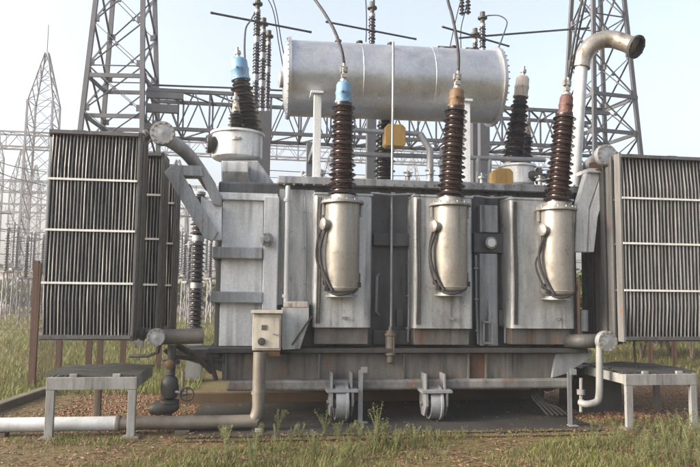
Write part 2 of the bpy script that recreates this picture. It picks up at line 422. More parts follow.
for pts, rr in (([P(371, 193, 8.15), P(392, 195, 8.12), P(415, 194, 8.15)], .013), ([P(472, 196, 8.15), P(492, 198, 8.12), P(512, 197, 8.15)], .013), ([P(476, 255, 8.28), P(476.5, 300, 8.28), P(478, 344, 8.25)], .02), ([P(506, 205, 8.28), P(506, 260, 8.26), P(505, 343, 8.25)], .016), ([P(409, 250, 8.28), P(409, 300, 8.27), P(408, 342, 8.25)], .014), ([P(305, 196, 8.28), P(306, 250, 8.27), P(305.5, 300, 8.26)], .012), ([P(281, 200, 8.27), P(281, 250, 8.27), P(281.5, 303, 8.26)], .010)):
    c = MB(); c.tube(pts, rr, 8)
    for k in (.15, .5, .85):
        qq = Vector(pts[0]).lerp(Vector(pts[-1]), k); c.bx(qq.x - rr * 1.8, qq.x + rr * 1.8, qq.y - rr * 1.3, qq.y + rr * 1.6, qq.z - .012, qq.z + .012)
    c.build('conduit', M['galv'], tr_)
for k in range(30):
    xx = 284 + k * 10; c = MB(); 
    if k % 10 == 0: cov = MB()
    qq = P(xx, 184.6 + (xx - 284) * .004, 8.20); cov.lathe([(.014, 0), (.014, .012), (.009, .012), (.009, .03)], qq, (0, -1, 0), 6)
    if k % 10 == 9: cov.build('bolt_row', M['bolt'], tank_o)
# pipework between the lower header and the base frame
for pts, rr in (([P(176, 345, 7.9), P(196, 356, 8.0), P(212, 372, 8.1)], .035), ([P(165, 350, 7.95), P(172, 357, 8.0), P(222, 360, 8.1)], .025), ([P(208, 352, 8.05), P(216, 380, 8.1)], .03), ([P(160, 344, 7.8), P(158, 352, 7.8), P(148, 356, 7.9), P(130, 356, 8.1)], .02)):
    c = MB(); c.tube(pts, rr, 8); c.build('drain_branch', M['darksteel'], tr_)
# lifting lugs along the tank sides
for xx, yy in ((290, 335), (400, 322), (502, 322)):
    c = MB(); c.pr(xx - 3, yy - 12, xx + 3, yy + 4, 8.25, 8.345); c.build('lug', M['oily_shaded'], tr_, bevel=.004)

# turret pockets with current transformers and HV bushings
def curved_box(c, x0, x1, y0, y1, z0, z1, r):
    pts = [(x0, y1), (x0, y0 + r)] + [(x0 + r - r * cos(a), y0 + r - r * sin(a)) for a in [pi / 2 * k / 6 for k in range(1, 6)]] + [(x0 + r, y0), (x1 - r, y0)] + \
          [(x1 - r + r * sin(a), y0 + r - r * cos(a)) for a in [pi / 2 * k / 6 for k in range(1, 6)]] + [(x1, y0 + r), (x1, y1)]
    n = len(pts); vs = [(x, y, z0) for x, y in pts] + [(x, y, z1) for x, y in pts]
    c.add(vs, [(i, (i + 1) % n, (i + 1) % n + n, i + n) for i in range(n)], True); c.add(vs, [tuple(reversed(range(n))), tuple(range(n, 2 * n))])


spec = [(313.5, 372, 195.5, 327.5, 342.5, 204.5, 293), (413.5, 473, 197.5, 328.5, 450, 207, 292), (510.5, 574.5, 200.5, 328.5, 556, 211.5, 296)]
pk0 = tu0 = None
for i, (xa, xb, ya, yb, xc, yt, ybm) in enumerate(spec):
    c = MB(); a, b, u, t = rect(xa, ya, xb, yb, 8.0); curved_box(c, a, b, 8.0, 8.347, u, t, .055)
    pk = c.build('pocket', M['boxes'], tr_)
    c = MB(); c.bx(a - .006, b + .006, 7.985, 8.34, t + .002, t + .03); c.build('rim', M['boxes'], pk, bevel=.004)
    c = MB(); c.bx(a + .03, b - .03, 8.08, 8.346, u - .21, u - .002); c.build('footing', M['skirt'], pk, bevel=.006)
    # nameplate-free fixing lug on the pocket's face
    c = MB(); q = P(xc + 2, yb - 10, 8.0); c.bx(q.x - .035, q.x + .035, 7.975, 7.998, q.z - .012, q.z + .012); c.tube([q + Vector((0, 0, -.01)), q + Vector((0, -.05, -.02))], .012, 6)
    c.build('lug', M['bolt'], pk)
    # CT turret
    ct = P(xc, yt, 7.90); cb = P(xc, ybm, 7.90); H = ct.z - cb.z
    c = MB(); R = .215
    c.lathe([(R - .05, 0), (R - .03, .012), (R - .008, .035), (R, .07), (R, H - .05), (R, H)], (ct.x, 7.90, cb.z), (0, 0, 1), 32)
    tu = c.build('turret', M['turret'], tr_)
    c = MB(); c.lathe([(R + .045, 0), (R + .05, .006), (R + .05, .028), (R + .045, .034)], (ct.x, 7.90, ct.z + .001), (0, 0, 1), 32)
    c.bolts((ct.x, 7.90, ct.z + .02), (0, 0, 1), R + .025, 14, .011, .035); c.build('top_flange', M['turret'], tu)
    c = MB(); c.lathe([(R - .06, 0), (R - .055, -.03), (R - .02, -.03), (R - .02, -.045), (.02, -.045)], (ct.x, 7.90, cb.z - .001), (0, 0, 1), 32); c.build('bottom_flange', M['galv'], tu)
    # side terminal port and conduit hose
    c = MB(); q = Vector((ct.x - R * .86, 7.80, ct.z - .26)); d = Vector((-.93, -.36, 0)).normalized()
    c.lathe([(.055, -.08), (.055, .05), (.075, .05), (.075, .075), (.06, .085)], q, d, 16); c.bolts(q + d * .075, d, .06, 6, .008, .012); c.build('terminal_port', M['bolt'], tu)
    c = MB(); c.tube(spline([q + Vector((-.03, -.02, -.05)), q + Vector((-.09, .02, -.3)), q + Vector((-.06, -.01, -.55)), Vector((ct.x - .13, 7.72, cb.z + .02))], 8), .018, 8); c.build('conduit', M['wire'], tu)
    c = MB()
    for dx in (.0, .03): c.tube(spline([Vector((a + .05 + dx, 7.985, t - .03)), Vector((a + .04 + dx, 7.975, t - .35)), Vector((a + .055 + dx, 7.98, (t + u) / 2 - .2)), Vector((a + .045 + dx, 7.985, u + .05))], 6), .010, 6)
    c.build('cable', M['darksteel'], pk)
    c = MB(); c.tube(spline([q + Vector((-.05, .01, -.02)), q + Vector((-.115 + .03 * i, .05, -.16 - .05 * i)), q + Vector((-.13 + .035 * (i % 2), .04, -.42)), q + Vector((-.05 - .02 * i, .0, -.62)), Vector((ct.x - .17, 7.76, cb.z + .03)), Vector((ct.x - .05, 7.70, cb.z - .02)), Vector((ct.x + .12, 7.74, cb.z + .02)), Vector((ct.x + .2, 7.84, cb.z + .10)), Vector((ct.x + .22, 7.9, cb.z + .24))], 6), .014, 7)
    for (dx, dy, dz) in ((-.215, 7.83, .12), (-.20, 7.76, .05), (.205, 7.82, .10)): c.bx(ct.x + dx - .022, ct.x + dx + .022, dy - .02, dy + .03, cb.z + dz - .03, cb.z + dz + .03)
    c.build('conduit', M['wire'], tu)
    for sx in (-1, 1):
        c = MB(); lx = ct.x + sx * (R + .02); c.bx(lx - .012, lx + .012, 7.88, 7.94, ct.z - .14, ct.z - .002); c.build('lifting_lug', M['turret'], tu, bevel=.003)
    c = MB(); c.lathe([(R + .001, -.005), (R + .004, 0), (R + .001, .005)], (ct.x, 7.90, cb.z + H * .06), (0, 0, 1), 32); c.build('weld_seam', M['turret'], tu)
    # gusset joining turret and pocket
    c = MB(); c.bx(ct.x - .12, ct.x + .12, 7.95, 7.999, cb.z + .1, ct.z - .05); c.build('neck', M['boxes'], tu)


def bushing(name, foot, head, top, rb, rt, corer, n, capmat, insmat, capr=.095, stick=True, parent=tr_):
    """foot/head: ends of the porcelain, top: tip of the metal cap"""
    foot = Vector(foot); head = Vector(head); ax = (head - foot).normalized(); L = (head - foot).length
    e = E(name, foot, parent)
    c = MB(); c.lathe(sheds(L, rb, rt, rb * corer, rt * corer, n), foot, ax, 28); c.build('insulator', insmat, e)
    c = MB(); c.lathe([(rb * .80, -.10), (rb * .98, -.10), (rb * .98, -.075), (rb * .72, -.07), (rb * .70, .0)], foot, ax, 28); c.bolts(foot - ax * .08, ax, rb * .86, 10, .009, .02); c.build('base_flange', M['turret'], e)
    h = (Vector(top) - head).length
    c = MB(); c.lathe([(capr * .78, 0), (capr * 1.04, .006), (capr * 1.04, .028), (capr * .93, .036), (capr * .95, h * .40), (capr, h * .44), (capr, h * .52), (capr * .93, h * .56), (capr * .9, h * .86), (capr * .74, h * .95), (capr * .45, h)], head, ax, 24)
    c.bolts(head + ax * .028, ax, capr * .98, 10, .008, .014); c.bolts(head + ax * (h * .9), ax, capr * .66, 6, .009, .03)
    sd = Vector((-.3, -1, 0)).normalized(); qq = head + ax * (h * .48) + sd * capr * .98; c.lathe([(.018, -.01), (.018, .016), (.011, .016), (.011, .032)], qq, sd, 8)
    c.build('cap', capmat, e)
    t = head + ax * h
    c = MB()
    if stick:
        c.lathe([(.05, 0), (.05, .03), (.028, .035), (.028, .12), (.045, .125), (.045, .19), (.022, .2), (.022, .24)], t, ax, 12)
        c.bx(t.x - .045, t.x + .045, t.y - .03, t.y + .03, t.z + .13, t.z + .20); c.bx(t.x - .03, t.x + .03, t.y - .045, t.y + .045, t.z + .05, t.z + .10); c.bolts(Vector((t.x, t.y - .03, t.z + .165)), (0, -1, 0), .026, 4, .008, .016)
    else: c.lathe([(.03, 0), (.03, .05), (.045, .055), (.045, .1), (.02, .11), (.02, .16)], t, ax, 12)
    c.build('terminal', M['bolt'], e)
    return t + ax * (.24 if stick else .16)


hv = [((342, 197), (343.5, 104), (343.5, 82), M['blue'], 'blue', .105), ((450.5, 198), (456, 108), (456.5, 89), M['ochre'], 'ochre', .105), ((557, 203), (565, 115), (566, 95), M['redcap'], 'red brown', .095)]
tips = []
for f, h, t, cm, cn, cr in hv:
    tips.append(bushing('high_voltage_bushing', P(*f, 7.90), P(*h, 7.93), P(*t, 7.935), .178, .150, .68, 19, cm, M['brown'], cr))
# neck ring between turret and bushing
for (xa, xb, ya, yb, xc, yt, ybm) in spec:
    q = P(xc, yt, 7.90); c = MB(); c.lathe([(.20, 0), (.20, .02), (.155, .03), (.15, .075)], (q.x, 7.90, q.z + .036), (0, 0, 1), 28); c.build('collar', M['turret'], tr_)

# rear bushings
bushing('low_voltage_bushing', P(247, 134, 9.3), P(241, 81, 9.3), P(240, 58, 9.3), .235, .155, .68, 12, M['blue'], M['black'], .135, False)
bushing('small_bushing', P(236.5, 134, 8.95), P(236, 112, 8.95), P(236, 104, 8.95), .125, .105, .6, 6, M['cream'], M['black'], .05, False)
bushing('low_voltage_bushing', P(384, 184, 9.9), P(385, 122, 9.9), P(385.5, 106, 9.9), .18, .15, .68, 12, M['cream'], M['black'], .10, False)
bushing('low_voltage_bushing', P(513, 164, 9.6), P(520.5, 98, 9.6), P(523, 76, 9.6), .20, .135, .68, 14, M['palecream'], M['black'], .115, False)
bushing('small_bushing', P(526, 166, 9.9), P(527.5, 135, 9.9), P(528, 128, 9.9), .11, .10, .6, 8, M['cream'], M['black'], .05, False)

# left drum turret on its bent neck
dc = P(237, 160, 9.2); dt = P(237, 134, 9.2)
c = MB(); R = .352; H = dt.z - dc.z
c.lathe([(R - .03, 0), (R, .02), (R, H - .03), (R + .03, H - .03), (R + .03, H), (R - .08, H + .02)], dc, (0, 0, 1), 36); drum = c.build('drum_turret', M['tankwhite'], tr_)
c = MB(); q = P(212, 144, 9.05); c.lathe([(.10, -.12), (.10, .0), (.13, .0), (.13, .06), (.10, .07)], q, (-1, -.12, 0), 18); c.bolts(q + Vector((-.03, 0, 0)), (-1, 0, 0), .112, 8, .01, .05); c.build('side_flange', M['darksteel'], drum)
c = MB(); c.ppoly([(221, 160.5), (258, 160.5), (276, 186), (300, 182), (300, 193), (222, 197)], 8.75, 9.9); c.build('neck', M['tank'], drum, bevel=.01)
c = MB(); x0_, x1_, z0_, z1_ = rect(222, 161.5, 248, 172, 8.45); zb_ = P(236, 194, 8.72).z; x1b = P(254, 190, 8.72).x
c.hexa([(x0_, 8.45, z0_), (x1_, 8.45, z0_), (x1_, 8.749, z0_), (x0_, 8.749, z0_), (x0_, 8.45, z1_), (x1_, 8.45, z1_), (x1_, 8.749, z1_), (x0_, 8.749, z1_)])
c.hexa([(x0_, 8.70, zb_), (x1b, 8.70, zb_), (x1b, 8.749, zb_), (x0_, 8.749, zb_), (x0_, 8.451, z0_ - .001), (x1_, 8.451, z0_ - .001), (x1_, 8.749, z0_ - .001), (x0_, 8.749, z0_ - .001)])
c.build('neck_plate', M['tankwhite'], drum, bevel=.008)
# right drum turret with its flange
dc = P(517, 186, 9.5); dt = P(517, 166, 9.5); H = dt.z - dc.z
c = MB(); c.lathe([(.24, 0), (.26, .02), (.26, H - .03), (.29, H - .03), (.29, H)], dc, (0, 0, 1), 32); d2 = c.build('drum_turret', M['tankwhite'], tr_)
c = MB(); q = P(537, 176, 9.3); c.lathe([(.08, -.15), (.08, .0), (.13, .0), (.13, .05), (.09, .06)], q, (1, -.15, 0), 18); c.bolts(q + Vector((.03, 0, 0)), (1, 0, 0), .108, 8, .01, .04); c.build('side_flange', M['darksteel'], d2)
c = MB(); c.tube([P(541, 178, 9.4), P(556, 178, 9.4)], .07, 12); c.build('stub_pipe', M['darksteel'], d2)
# yellow covers and gas relay pipework on the tank cover
for x, y, s_, Y in ((396, 135, 11, 9.0), (504.5, 178, 10, 8.7)):
    c = MB(); a, b, u, t = rect(x - s_, y - s_, x + s_ * .9, y + s_, Y)
    c.poly([(a, u + .03), (a + .03, u), (b - .03, u), (b, u + .03), (b, t - .05), (b - .05, t), (a + .05, t), (a, t - .05)], Y, Y + .22); c.build('relay_cover', M['yellow'], tr_, bevel=.012)
c = MB(); c.tube([P(352, 130, 9.1), P(420, 134, 9.1)], .035, 12); c.tube([P(420, 134, 9.1), P(430, 150, 9.1), P(430, 183, 9.1)], .05, 12)
c.build('relay_pipe', M['galv'], tr_)
c = MB(); c.tube([P(350, 154, 9.4), P(545, 160, 9.4)], .035, 12); c.tube([P(478, 158, 9.4), P(478, 183, 9.4)], .04, 12); c.tube([P(490, 158, 9.4), P(489, 183, 9.4)], .03, 12)
c.build('relay_pipe', M['galv'], tr_)
c = MB(); c.tube([P(292, 182, 8.35), P(345, 182.5, 8.35)], .04, 12); p = P(289, 181, 8.35); c.lathe([(.06, -.07), (.06, .07)], p, (1, 0, 0), 14); c.lathe([(.05, -.06), (.05, .06)], p, (0, 0, 1), 14)
c.build('cover_pipe', M['galv'], tr_)
c = MB(); c.tube([P(288, 186, 8.2), P(286, 307, 8.1)], .032, 12)
for yy in (200, 296):
    q = P(287.6 - (yy - 186) * .016, yy, 8.2 - (yy - 186) * .0008); c.lathe([(.045, -.02), (.045, .02)], q, (0, 0, 1), 12)
c.build('riser_pipe', M['whitepipe'], tr_)
# clutter on the cover: valves and lugs
for x, y, Y in ((321, 176, 9.0), (430, 176, 8.5), (446, 178, 9.2), (350, 178, 9.4), (540, 182, 8.6), (482, 180, 8.5), (549, 184, 8.9), (408, 177, 9.4)):
    c = MB(); q = P(x, y + 6, Y); c.lathe([(.05, 0), (.05, .03), (.03, .04), (.03, .1), (.055, .1), (.055, .13), (.02, .14), (.02, .18)], q, (0, 0, 1), 12)
    c.bx(q.x - .07, q.x + .07, q.y - .012, q.y + .012, q.z + .145, q.z + .165); c.build('valve', M['galv'], tr_)

# conservator
A = P(287, 78.5, 9.3); B = P(494, 87.5, 9.3); ax = (B - A).normalized(); Lc = (B - A).length; R = .545
c = MB(); c.lathe([(0, -.07), (R * .6, -.055), (R * .92, -.02), (R, 0), (R, Lc), (R * .97, Lc + .02), (R * .75, Lc + .075), (0, Lc + .10)], A, ax, 56)
con = c.build('conservator', M['cons'], tr_)
for p, sg in ((A, 1), (B, -1)):
    c = MB(); c.lathe([(R, -.0), (R + .05, .0), (R + .05, .022), (R + .05, .045), (R, .045)], p + ax * (sg * .001) - (ax * .045 if sg < 0 else Vector()), ax, 56); c.bolts(p, ax, R + .028, 36, .011, .03 if sg > 0 else .03); c.build('end_flange', M['cons'], con)
for k in (.335, .667):
    c = MB(); c.lathe([(R + .001, -.006), (R + .005, 0), (R + .001, .006)], A + ax * (Lc * k), ax, 56); c.build('weld_seam', M['cons'], con)
c = MB(); q = A + Vector((-.06, -.1, -.05)); c.lathe([(.05, -.05), (.12, .0), (.12, .05), (.05, .07)], q, (-1, -.1, 0), 18); c.build('oil_level_gauge', M['galv'], con)
for x in (336, 357, 388, 442, 452, 471):
    t = (x - 287) / 207; q = A + ax * (Lc * t) + Vector((0, 0, R - .02)); c = MB()
    if x in (442, 471): c.lathe([(.09, 0), (.09, .05), (.02, .05), (.02, .055)], q, (0, 0, 1), 16); c.bx(q.x - .1, q.x + .1, q.y - .05, q.y + .05, q.z + .045, q.z + .065)
    else: c.lathe([(.035, 0), (.035, .07), (.05, .07), (.05, .09)], q, (0, 0, 1), 12)
    c.build('filler_cap', M['darksteel'], con)
c = MB(); q = P(499, 66, 9.1); c.lathe([(.05, -.05), (.05, .06)], q, (0, 0, 1), 12); c.tube([P(498, 50, 9.1), P(499.5, 60, 9.1), P(499, 78, 9.1)], .022, 8); c.lathe([(.045, -.08), (.045, .08)], P(498.5, 84, 9.1), (0, 0, 1), 10)
c.build('breather_valve', M['darksteel'], con)
for x0, x1, yt, yb in ((313.5, 321, 93, 182), (463, 470.5, 101, 182)):
    c = MB(); c.pr(x0, yt, x1, yb, 8.62, 8.72); e = c.build('conservator_post', M['tankwhite'], tr_, bevel=.006)
    c = MB(); c.pr(x0 - 2.5, yt - 2.5, x1 + 2.5, yt - .2, 8.58, 8.9); c.build('saddle', M['tankwhite'], e, bevel=.004)
    c = MB(); a, b, u, t = rect(x0, yt, x1, yb, 8.62); c.bx(a - .02, b + .02, 9.6, 9.75, u, t - .45); c.bx(a, b, 8.75, 9.9, u + .45, u + .55); c.build('rear_post', M['tank'], e)
# breather pipe down from the conservator
c = MB(); c.tube(spline([P(393, 50, 9.0), P(393, 42.5, 8.72), P(393.3, 48, 8.66), P(393.3, 70, 8.66)], 5) + [P(392.5, 130, 8.66), P(391.5, 240, 8.15), P(391, 332, 8.1)], .0165, 10)
br = c.build('breather_pipe', M['galv'], tr_)
c = MB(); q = P(390.5, 333, 8.08); c.lathe([(.022, .08), (.03, .03), (.055, .03), (.055, 0), (.075, 0), (.075, -.03), (.06, -.035), (.06, -.24), (.075, -.245), (.075, -.27), (.05, -.275), (.045, -.36), (.02, -.38)][::-1], q, (0, 0, 1), 18)
for k in range(4):
    an = k * pi / 2 + .5; c.tube([q + Vector((.066 * cos(an), .066 * sin(an), -.02)), q + Vector((.066 * cos(an), .066 * sin(an), -.25))], .006, 6)
c.build('silica_breather', M['rustplate'], br)

# explosion vent
c = MB(); c.tube([P(573.5, 205, 8.5), P(575.5, 160, 8.5), P(581.5, 66, 8.5)], .088, 18)
vent = c.build('vent_pipe', M['whitepipe'], tr_)
c = MB(); c.tube(spline([P(581.4, 68, 8.5), P(583.5, 57, 8.5), P(591, 46, 8.48), P(602, 40, 8.45), P(613, 39.5, 8.4), P(625, 43, 8.3), P(634, 46.5, 8.22)], 7), .122, 22); c.build('vent_elbow', M['brasspipe'], vent)
q = P(636, 46.8, 8.21); d = (P(636, 46.8, 8.17) - P(613, 39.5, 8.42)).normalized() + Vector((0, -.35, -.12)); d.normalize()
c = MB(); c.lathe([(.118, -.06), (.15, -.035), (.165, -.01), (.165, .02), (.125, .022), (.122, -.05), (.0, -.05)], q, d, 24); c.bolts(q, d, .146, 10, .012, .034); c.build('vent_mouth', M['darksteel'], vent)

# base frame, skirt, wheels
bf = MB(); bf.pr(208, 348.5, 588, 353, 8.02, 10.35); base = bf.build('base_frame', M['darksteel'], tr_, bevel=.004)
c = MB(); c.pr(222, 353.2, 556, 379, 8.14, 10.2); c.build('skirt', M['skirt'], base, bevel=.008)
c = MB(); c.pr(226, 379.5, 572, 390, 8.06, 8.34); c.build('skirt_beam', M['skirtbeam'], base, bevel=.03)
for x in (226, 319, 404, 469, 486.5):
    c = MB(); c.pr(x - .8, 353.3, x + .8, 379, 8.09, 8.139); c.build('skirt_rib', M['skirt'], base, bevel=.003)
c = MB(); c.pr(470, 354, 486, 381, 8.128, 8.139); c.build('rust_patch_plate', M['rust'], base)
# left outrigger and right bracket
c = MB(); c.ppoly([(166, 350), (208, 349), (222, 356), (222, 372), (206, 366), (172, 356)], 8.15, 8.75); c.build('outrigger', M['skirt'], base, bevel=.006)
c = MB(); c.ppoly([(556, 353.5), (592, 350), (592, 357), (566, 374), (552, 378)], 8.1, 8.7); c.build('outrigger', M['tank'], base, bevel=.006)
c = MB(); c.ppoly([(546, 378), (575, 372), (572, 384), (548, 392)], 8.2, 8.9); c.build('outrigger', M['darksteel'], base, bevel=.006)


def wheel(px, py, Y):
    q = P(px, py, Y); Rw = q.z - .030
    w = E('wheel', q, tr_)
    prof = [(.04, -.085), (.07, -.085), (.075, -.05), (Rw * .78, -.05), (Rw * .82, -.075), (Rw * .90, -.075), (Rw * .92, .045), (Rw, .05), (Rw, .078), (Rw * .8, .078), (Rw * .76, .045), (.07, .045), (.065, .085), (.04, .085)]
    c = MB(); c.lathe(prof, q, (1, 0, 0), 32); c.build('roller', M['galv'], w)
    c = MB(); c.tube([q + Vector((-.17, 0, 0)), q + Vector((.17, 0, 0))], .03, 12); c.build('axle', M['bolt'], w)
    for sx in (-1, 1):
        c = MB(); x = q.x + sx * .125
        vs = [(-.17, .14), (.17, .14), (.17, -.02), (.07, -.15), (-.07, -.15), (-.17, -.02)]
        pts = [(q.y + a, q.z + b) for a, b in vs]; n = 6
        c.add([(x - .014, a, b) for a, b in pts] + [(x + .014, a, b) for a, b in pts], [tuple(range(n)), tuple(range(2 * n - 1, n - 1, -1))] + [(i, i + n, (i + 1) % n + n, (i + 1) % n) for i in range(n)])
        c.build('wheel_fork', M['galv'], w)
    c = MB(); c.bx(q.x - .19, q.x + .19, q.y - .19, q.y + .19, q.z + .14, q.z + .175)
    for sx in (-1, 1): c.bx(q.x + sx * .12 - .012, q.x + sx * .12 + .012, q.y - .10, q.y + .17, q.z + .175, q.z + .36)
    c.build('wheel_bracket', M['galv'], w, bevel=.003)
    return w


wheel(340.5, 402, 8.02); wheel(433.5, 402.5, 8.02)
wheel(349, 393, 9.9); wheel(425, 395, 9.9)

# radiators
def radiator(x0, x1, z0, z1, Y, nf, inner, plates=True):
    """fins side by side along X, thin front edges; inner = +1/-1 side that carries the channels"""
    e = E('radiator', ((x0 + x1) / 2, Y, z0), tr_)
    c = MB(); dp = .50; w = (x1 - x0) / nf
    for i in range(nf):
        x = x0 + w * (i + .5); nz = 7; vs = []; ph = random.uniform(0, 9)
        prof = [(-.006, 0), (-.006, .03), (-.0145, .075), (-.0145, dp - .075), (-.006, dp - .03), (-.006, dp), (.006, dp), (.006, dp - .03), (.0145, dp - .075), (.0145, .075), (.006, .03), (.006, 0)]
        for k in range(nz):
            t = k / (nz - 1); zz = z0 + .03 + (z1 - z0 - .06) * t; wob = (.0024 if inner > 0 else .0012) * sin(ph + t * 7 + i) if 0 < k < nz - 1 else 0; sq = .35 if k in (0, nz - 1) else 1
            yo = .04 if k in (0, nz - 1) else 0
            vs += [(x + wob + a * (sq if abs(a) > .007 else 1), Y + min(max(b, yo), dp - yo) + .004 * random.uniform(-1, 1), zz) for a, b in prof]
        m = len(prof)
        fr = []; bd = []
        for k in range(nz - 1):
            for j in range(m):
                f = (k * m + j, k * m + (j + 1) % m, (k + 1) * m + (j + 1) % m, (k + 1) * m + j)
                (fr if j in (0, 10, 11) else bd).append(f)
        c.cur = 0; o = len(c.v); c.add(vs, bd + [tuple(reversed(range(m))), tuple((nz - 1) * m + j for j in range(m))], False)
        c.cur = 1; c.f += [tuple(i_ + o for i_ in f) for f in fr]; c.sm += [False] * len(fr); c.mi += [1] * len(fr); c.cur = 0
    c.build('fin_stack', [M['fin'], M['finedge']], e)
    for zz in (z0 + .015, z1 - .015):
        c = MB()
        for dy in (.10, .40): c.tube([(x0 - .03, Y + dy, zz), (x1 + .03, Y + dy, zz)], .042, 12)
        c.bx(x0 - .01, x1 + .01, Y - .012, Y + .055, zz - .02, zz + .02)
        c.build('collector_pipe', M['fin'], e)
    for k in (.238, .485, .738):
        c = MB(); zz = z1 - (z1 - z0) * k
        c.bx(x0 - .012, x1 + .012, Y - .014, Y - .0045, zz - .012, zz + .012); c.build('tie_band', M['band'], e)
        c = MB(); xi = x1 if inner > 0 else x0; c.bx(xi - .012 + (0 if inner > 0 else -.0), xi + .012, Y + .12, Y + .38, zz - .01, zz + .01); c.build('tie_band', M['fin'], e)
    if plates:
        xi = x1 + .004 if inner > 0 else x0 - .034
        for ya, yb, mt in ((.0, .13, M['fin'] if inner > 0 else M['chan']), (.20, .34, M['rustplate'] if inner > 0 else M['fin']), (.40, .50, M['rustplate'] if inner > 0 else M['fin'])):
            c = MB(); c.bx(xi, xi + .03, Y + ya, Y + yb, z0 - .03, z1 + .02); c.build('side_channel', mt, e, bevel=.004)
    for fx in (.25, .7):
        c = MB(); xx = x0 + (x1 - x0) * fx; c.tube([(xx - .06, Y + .25, z1 - .01), (xx - .06, Y + .25, z1 + .06), (xx + .06, Y + .25, z1 + .06), (xx + .06, Y + .25, z1 - .01)], .014, 6); c.build('lifting_eye', M['darksteel'], e)
    return e


xl0, xl1, zl0, zl1 = rect(45, 131.5, 134, 338.5, 7.5)
radiator(xl0, xl1, zl0, zl1, 7.5, 25, 1)
xr0, xr1, zr0, zr1 = rect(624, 156, 714, 339.5, 7.5)
radiator(xr0, xr1, zl0, zl1 + .0, 7.5, 25, -1)
xa, xb, za, zb = rect(100, 152, 158, 330, 8.25)
radiator(xb - 1.0, xb, zl0 + .02, zb, 8.25, 25, 1)
xa, xb, za, zb = rect(601.5, 172, 660, 330, 8.25)
radiator(xa, xa + 1.0, zl0 + .02, zl1 - .06, 8.25, 25, -1)
xa, xb, za, zb = rect(100, 152, 172, 330, 9.0)
radiator(xb - 1.0, xb, zl0 + .02, zl1 - .06, 9.0, 25, 1)

# cooler headers with blank flanges
def header(fl, path, r, fr, mat, name='header_pipe'):
    c = MB(); c.tube(spline([P(*p) for p in path], 6), r, 18); h = c.build(name, mat, tr_)
    q = P(*fl); c = MB(); c.lathe([(r, .10), (fr, .10), (fr, .062), (fr * .985, .06), (fr, .058), (fr, .02), (fr * .93, .012), (fr * .35, .006), (0, .0)][::-1], q, (0, 1, 0), 28, False)
    fl_ = c.build('blank_flange', M['galv'], h); c = MB(); c.lathe([(fr * .985, .0), (fr * .985, -.004), (fr * .74, -.004), (fr * .74, 0)][::-1], q + Vector((0, .012, 0)), (0, 1, 0), 28, False); c.bolts(q + Vector((0, .008, 0)), (0, -1, 0), fr * .86, 12, .0115, .014); c.build('bolt_ring', M['bolt'], h)
    return h


header((162, 132.5, 7.72), [(162, 132.5, 7.80), (166, 138, 7.98), (178, 146, 8.3), (190, 157, 8.6), (202, 174, 8.9), (210, 186, 9.3)], .088, .142, M['galv'])
header((607.5, 154.5, 7.75), [(607.5, 154.5, 7.83), (604, 156, 7.97), (597, 160, 8.15), (590, 165, 8.5), (583, 178, 8.9), (577, 190, 9.4)], .09, .138, M['galv'])
header((155.5, 337.5, 7.55), [(155.5, 337.5, 7.63), (157, 337.2, 7.70), (163, 337, 7.78), (180, 336.6, 7.8), (203, 336, 7.85)], .088, .10, M['greypipe'])
header((608.5, 341.5, 7.62), [(608.5, 341.5, 7.70), (606, 341.3, 7.78), (598, 341, 7.85), (580, 341, 7.9), (560, 341, 8.3)], .088, .128, M['grate'])
# short branches from radiators to headers
for xa_, ya_, Ya, xb_, yb_, Yb in ((134, 137, 7.75, 158, 134, 7.85), (626, 160, 7.75, 610, 156, 7.87), (134, 333, 7.75, 152, 336, 7.72), (626, 337, 7.75, 611, 341, 7.75)):
    c = MB(); c.tube([P(xa_, ya_, Ya), P(xb_, yb_, Yb)], .042, 12); q = P((xa_ + xb_) / 2, (ya_ + yb_) / 2, (Ya + Yb) / 2); c.lathe([(.07, -.02), (.07, .02)], q, P(xb_, yb_, Yb) - P(xa_, ya_, Ya), 14); c.build('radiator_branch', M['fin'], tr_)
c = MB(); q = P(598.5, 167, 8.05); c.lathe([(.12, -.05), (.12, .05)], q, (0, 0, 1), 18); c.lathe([(.14, -.065), (.14, -.05)], q, (0, 0, 1), 18); c.build('rusty_joint', M['rust'], tr_)

# brackets carrying the headers
c = MB(); c.ppoly([(164, 172), (172, 165), (180, 170), (218, 232), (212, 241), (204, 238)], 8.05, 8.16); b1 = c.build('header_bracket', M['tank'], tr_, bevel=.006)
c = MB(); c.ppoly([(172, 164.5), (201, 166), (203, 176), (180, 175.5)], 8.06, 8.3); c.build('bracket_arm', M['tank'], b1, bevel=.006)
c = MB(); c.ppoly([(196, 166.5), (203, 166), (222, 196), (221, 206), (213, 204)], 8.09, 8.25); c.build('bracket_arm', M['tank'], b1, bevel=.006)
c = MB(); c.ppoly([(201, 196), (221.5, 206), (221.5, 240), (213.5, 240), (201, 218)], 8.163, 8.3); c.build('bracket_plate', M['tankwhite'], b1, bevel=.006)
c = MB(); c.ppoly([(183, 184), (190, 184), (204, 214), (200, 219)], 8.4, 8.45); c.build('bracket_brace', M['darksteel'], b1)
c = MB(); c.ppoly([(587, 172), (601, 173), (589, 208), (587, 252), (575, 252), (577, 208)], 8.02, 8.14); b2 = c.build('header_bracket', M['tankwhite'], tr_, bevel=.006)  # sky light on the right bracket is put into its pale paint
c = MB(); c.ppoly([(602.5, 173), (612, 174), (598, 216), (594, 252), (588.5, 252), (590.5, 210)], 8.0, 8.2); c.build('bracket_arm', M['tankwhite'], b2, bevel=.006)
c = MB(); c.ppoly([(589, 168), (611, 169), (611, 173), (589, 172)], 7.95, 8.3); c.build('bracket_plate', M['tankwhite'], b2, bevel=.004)

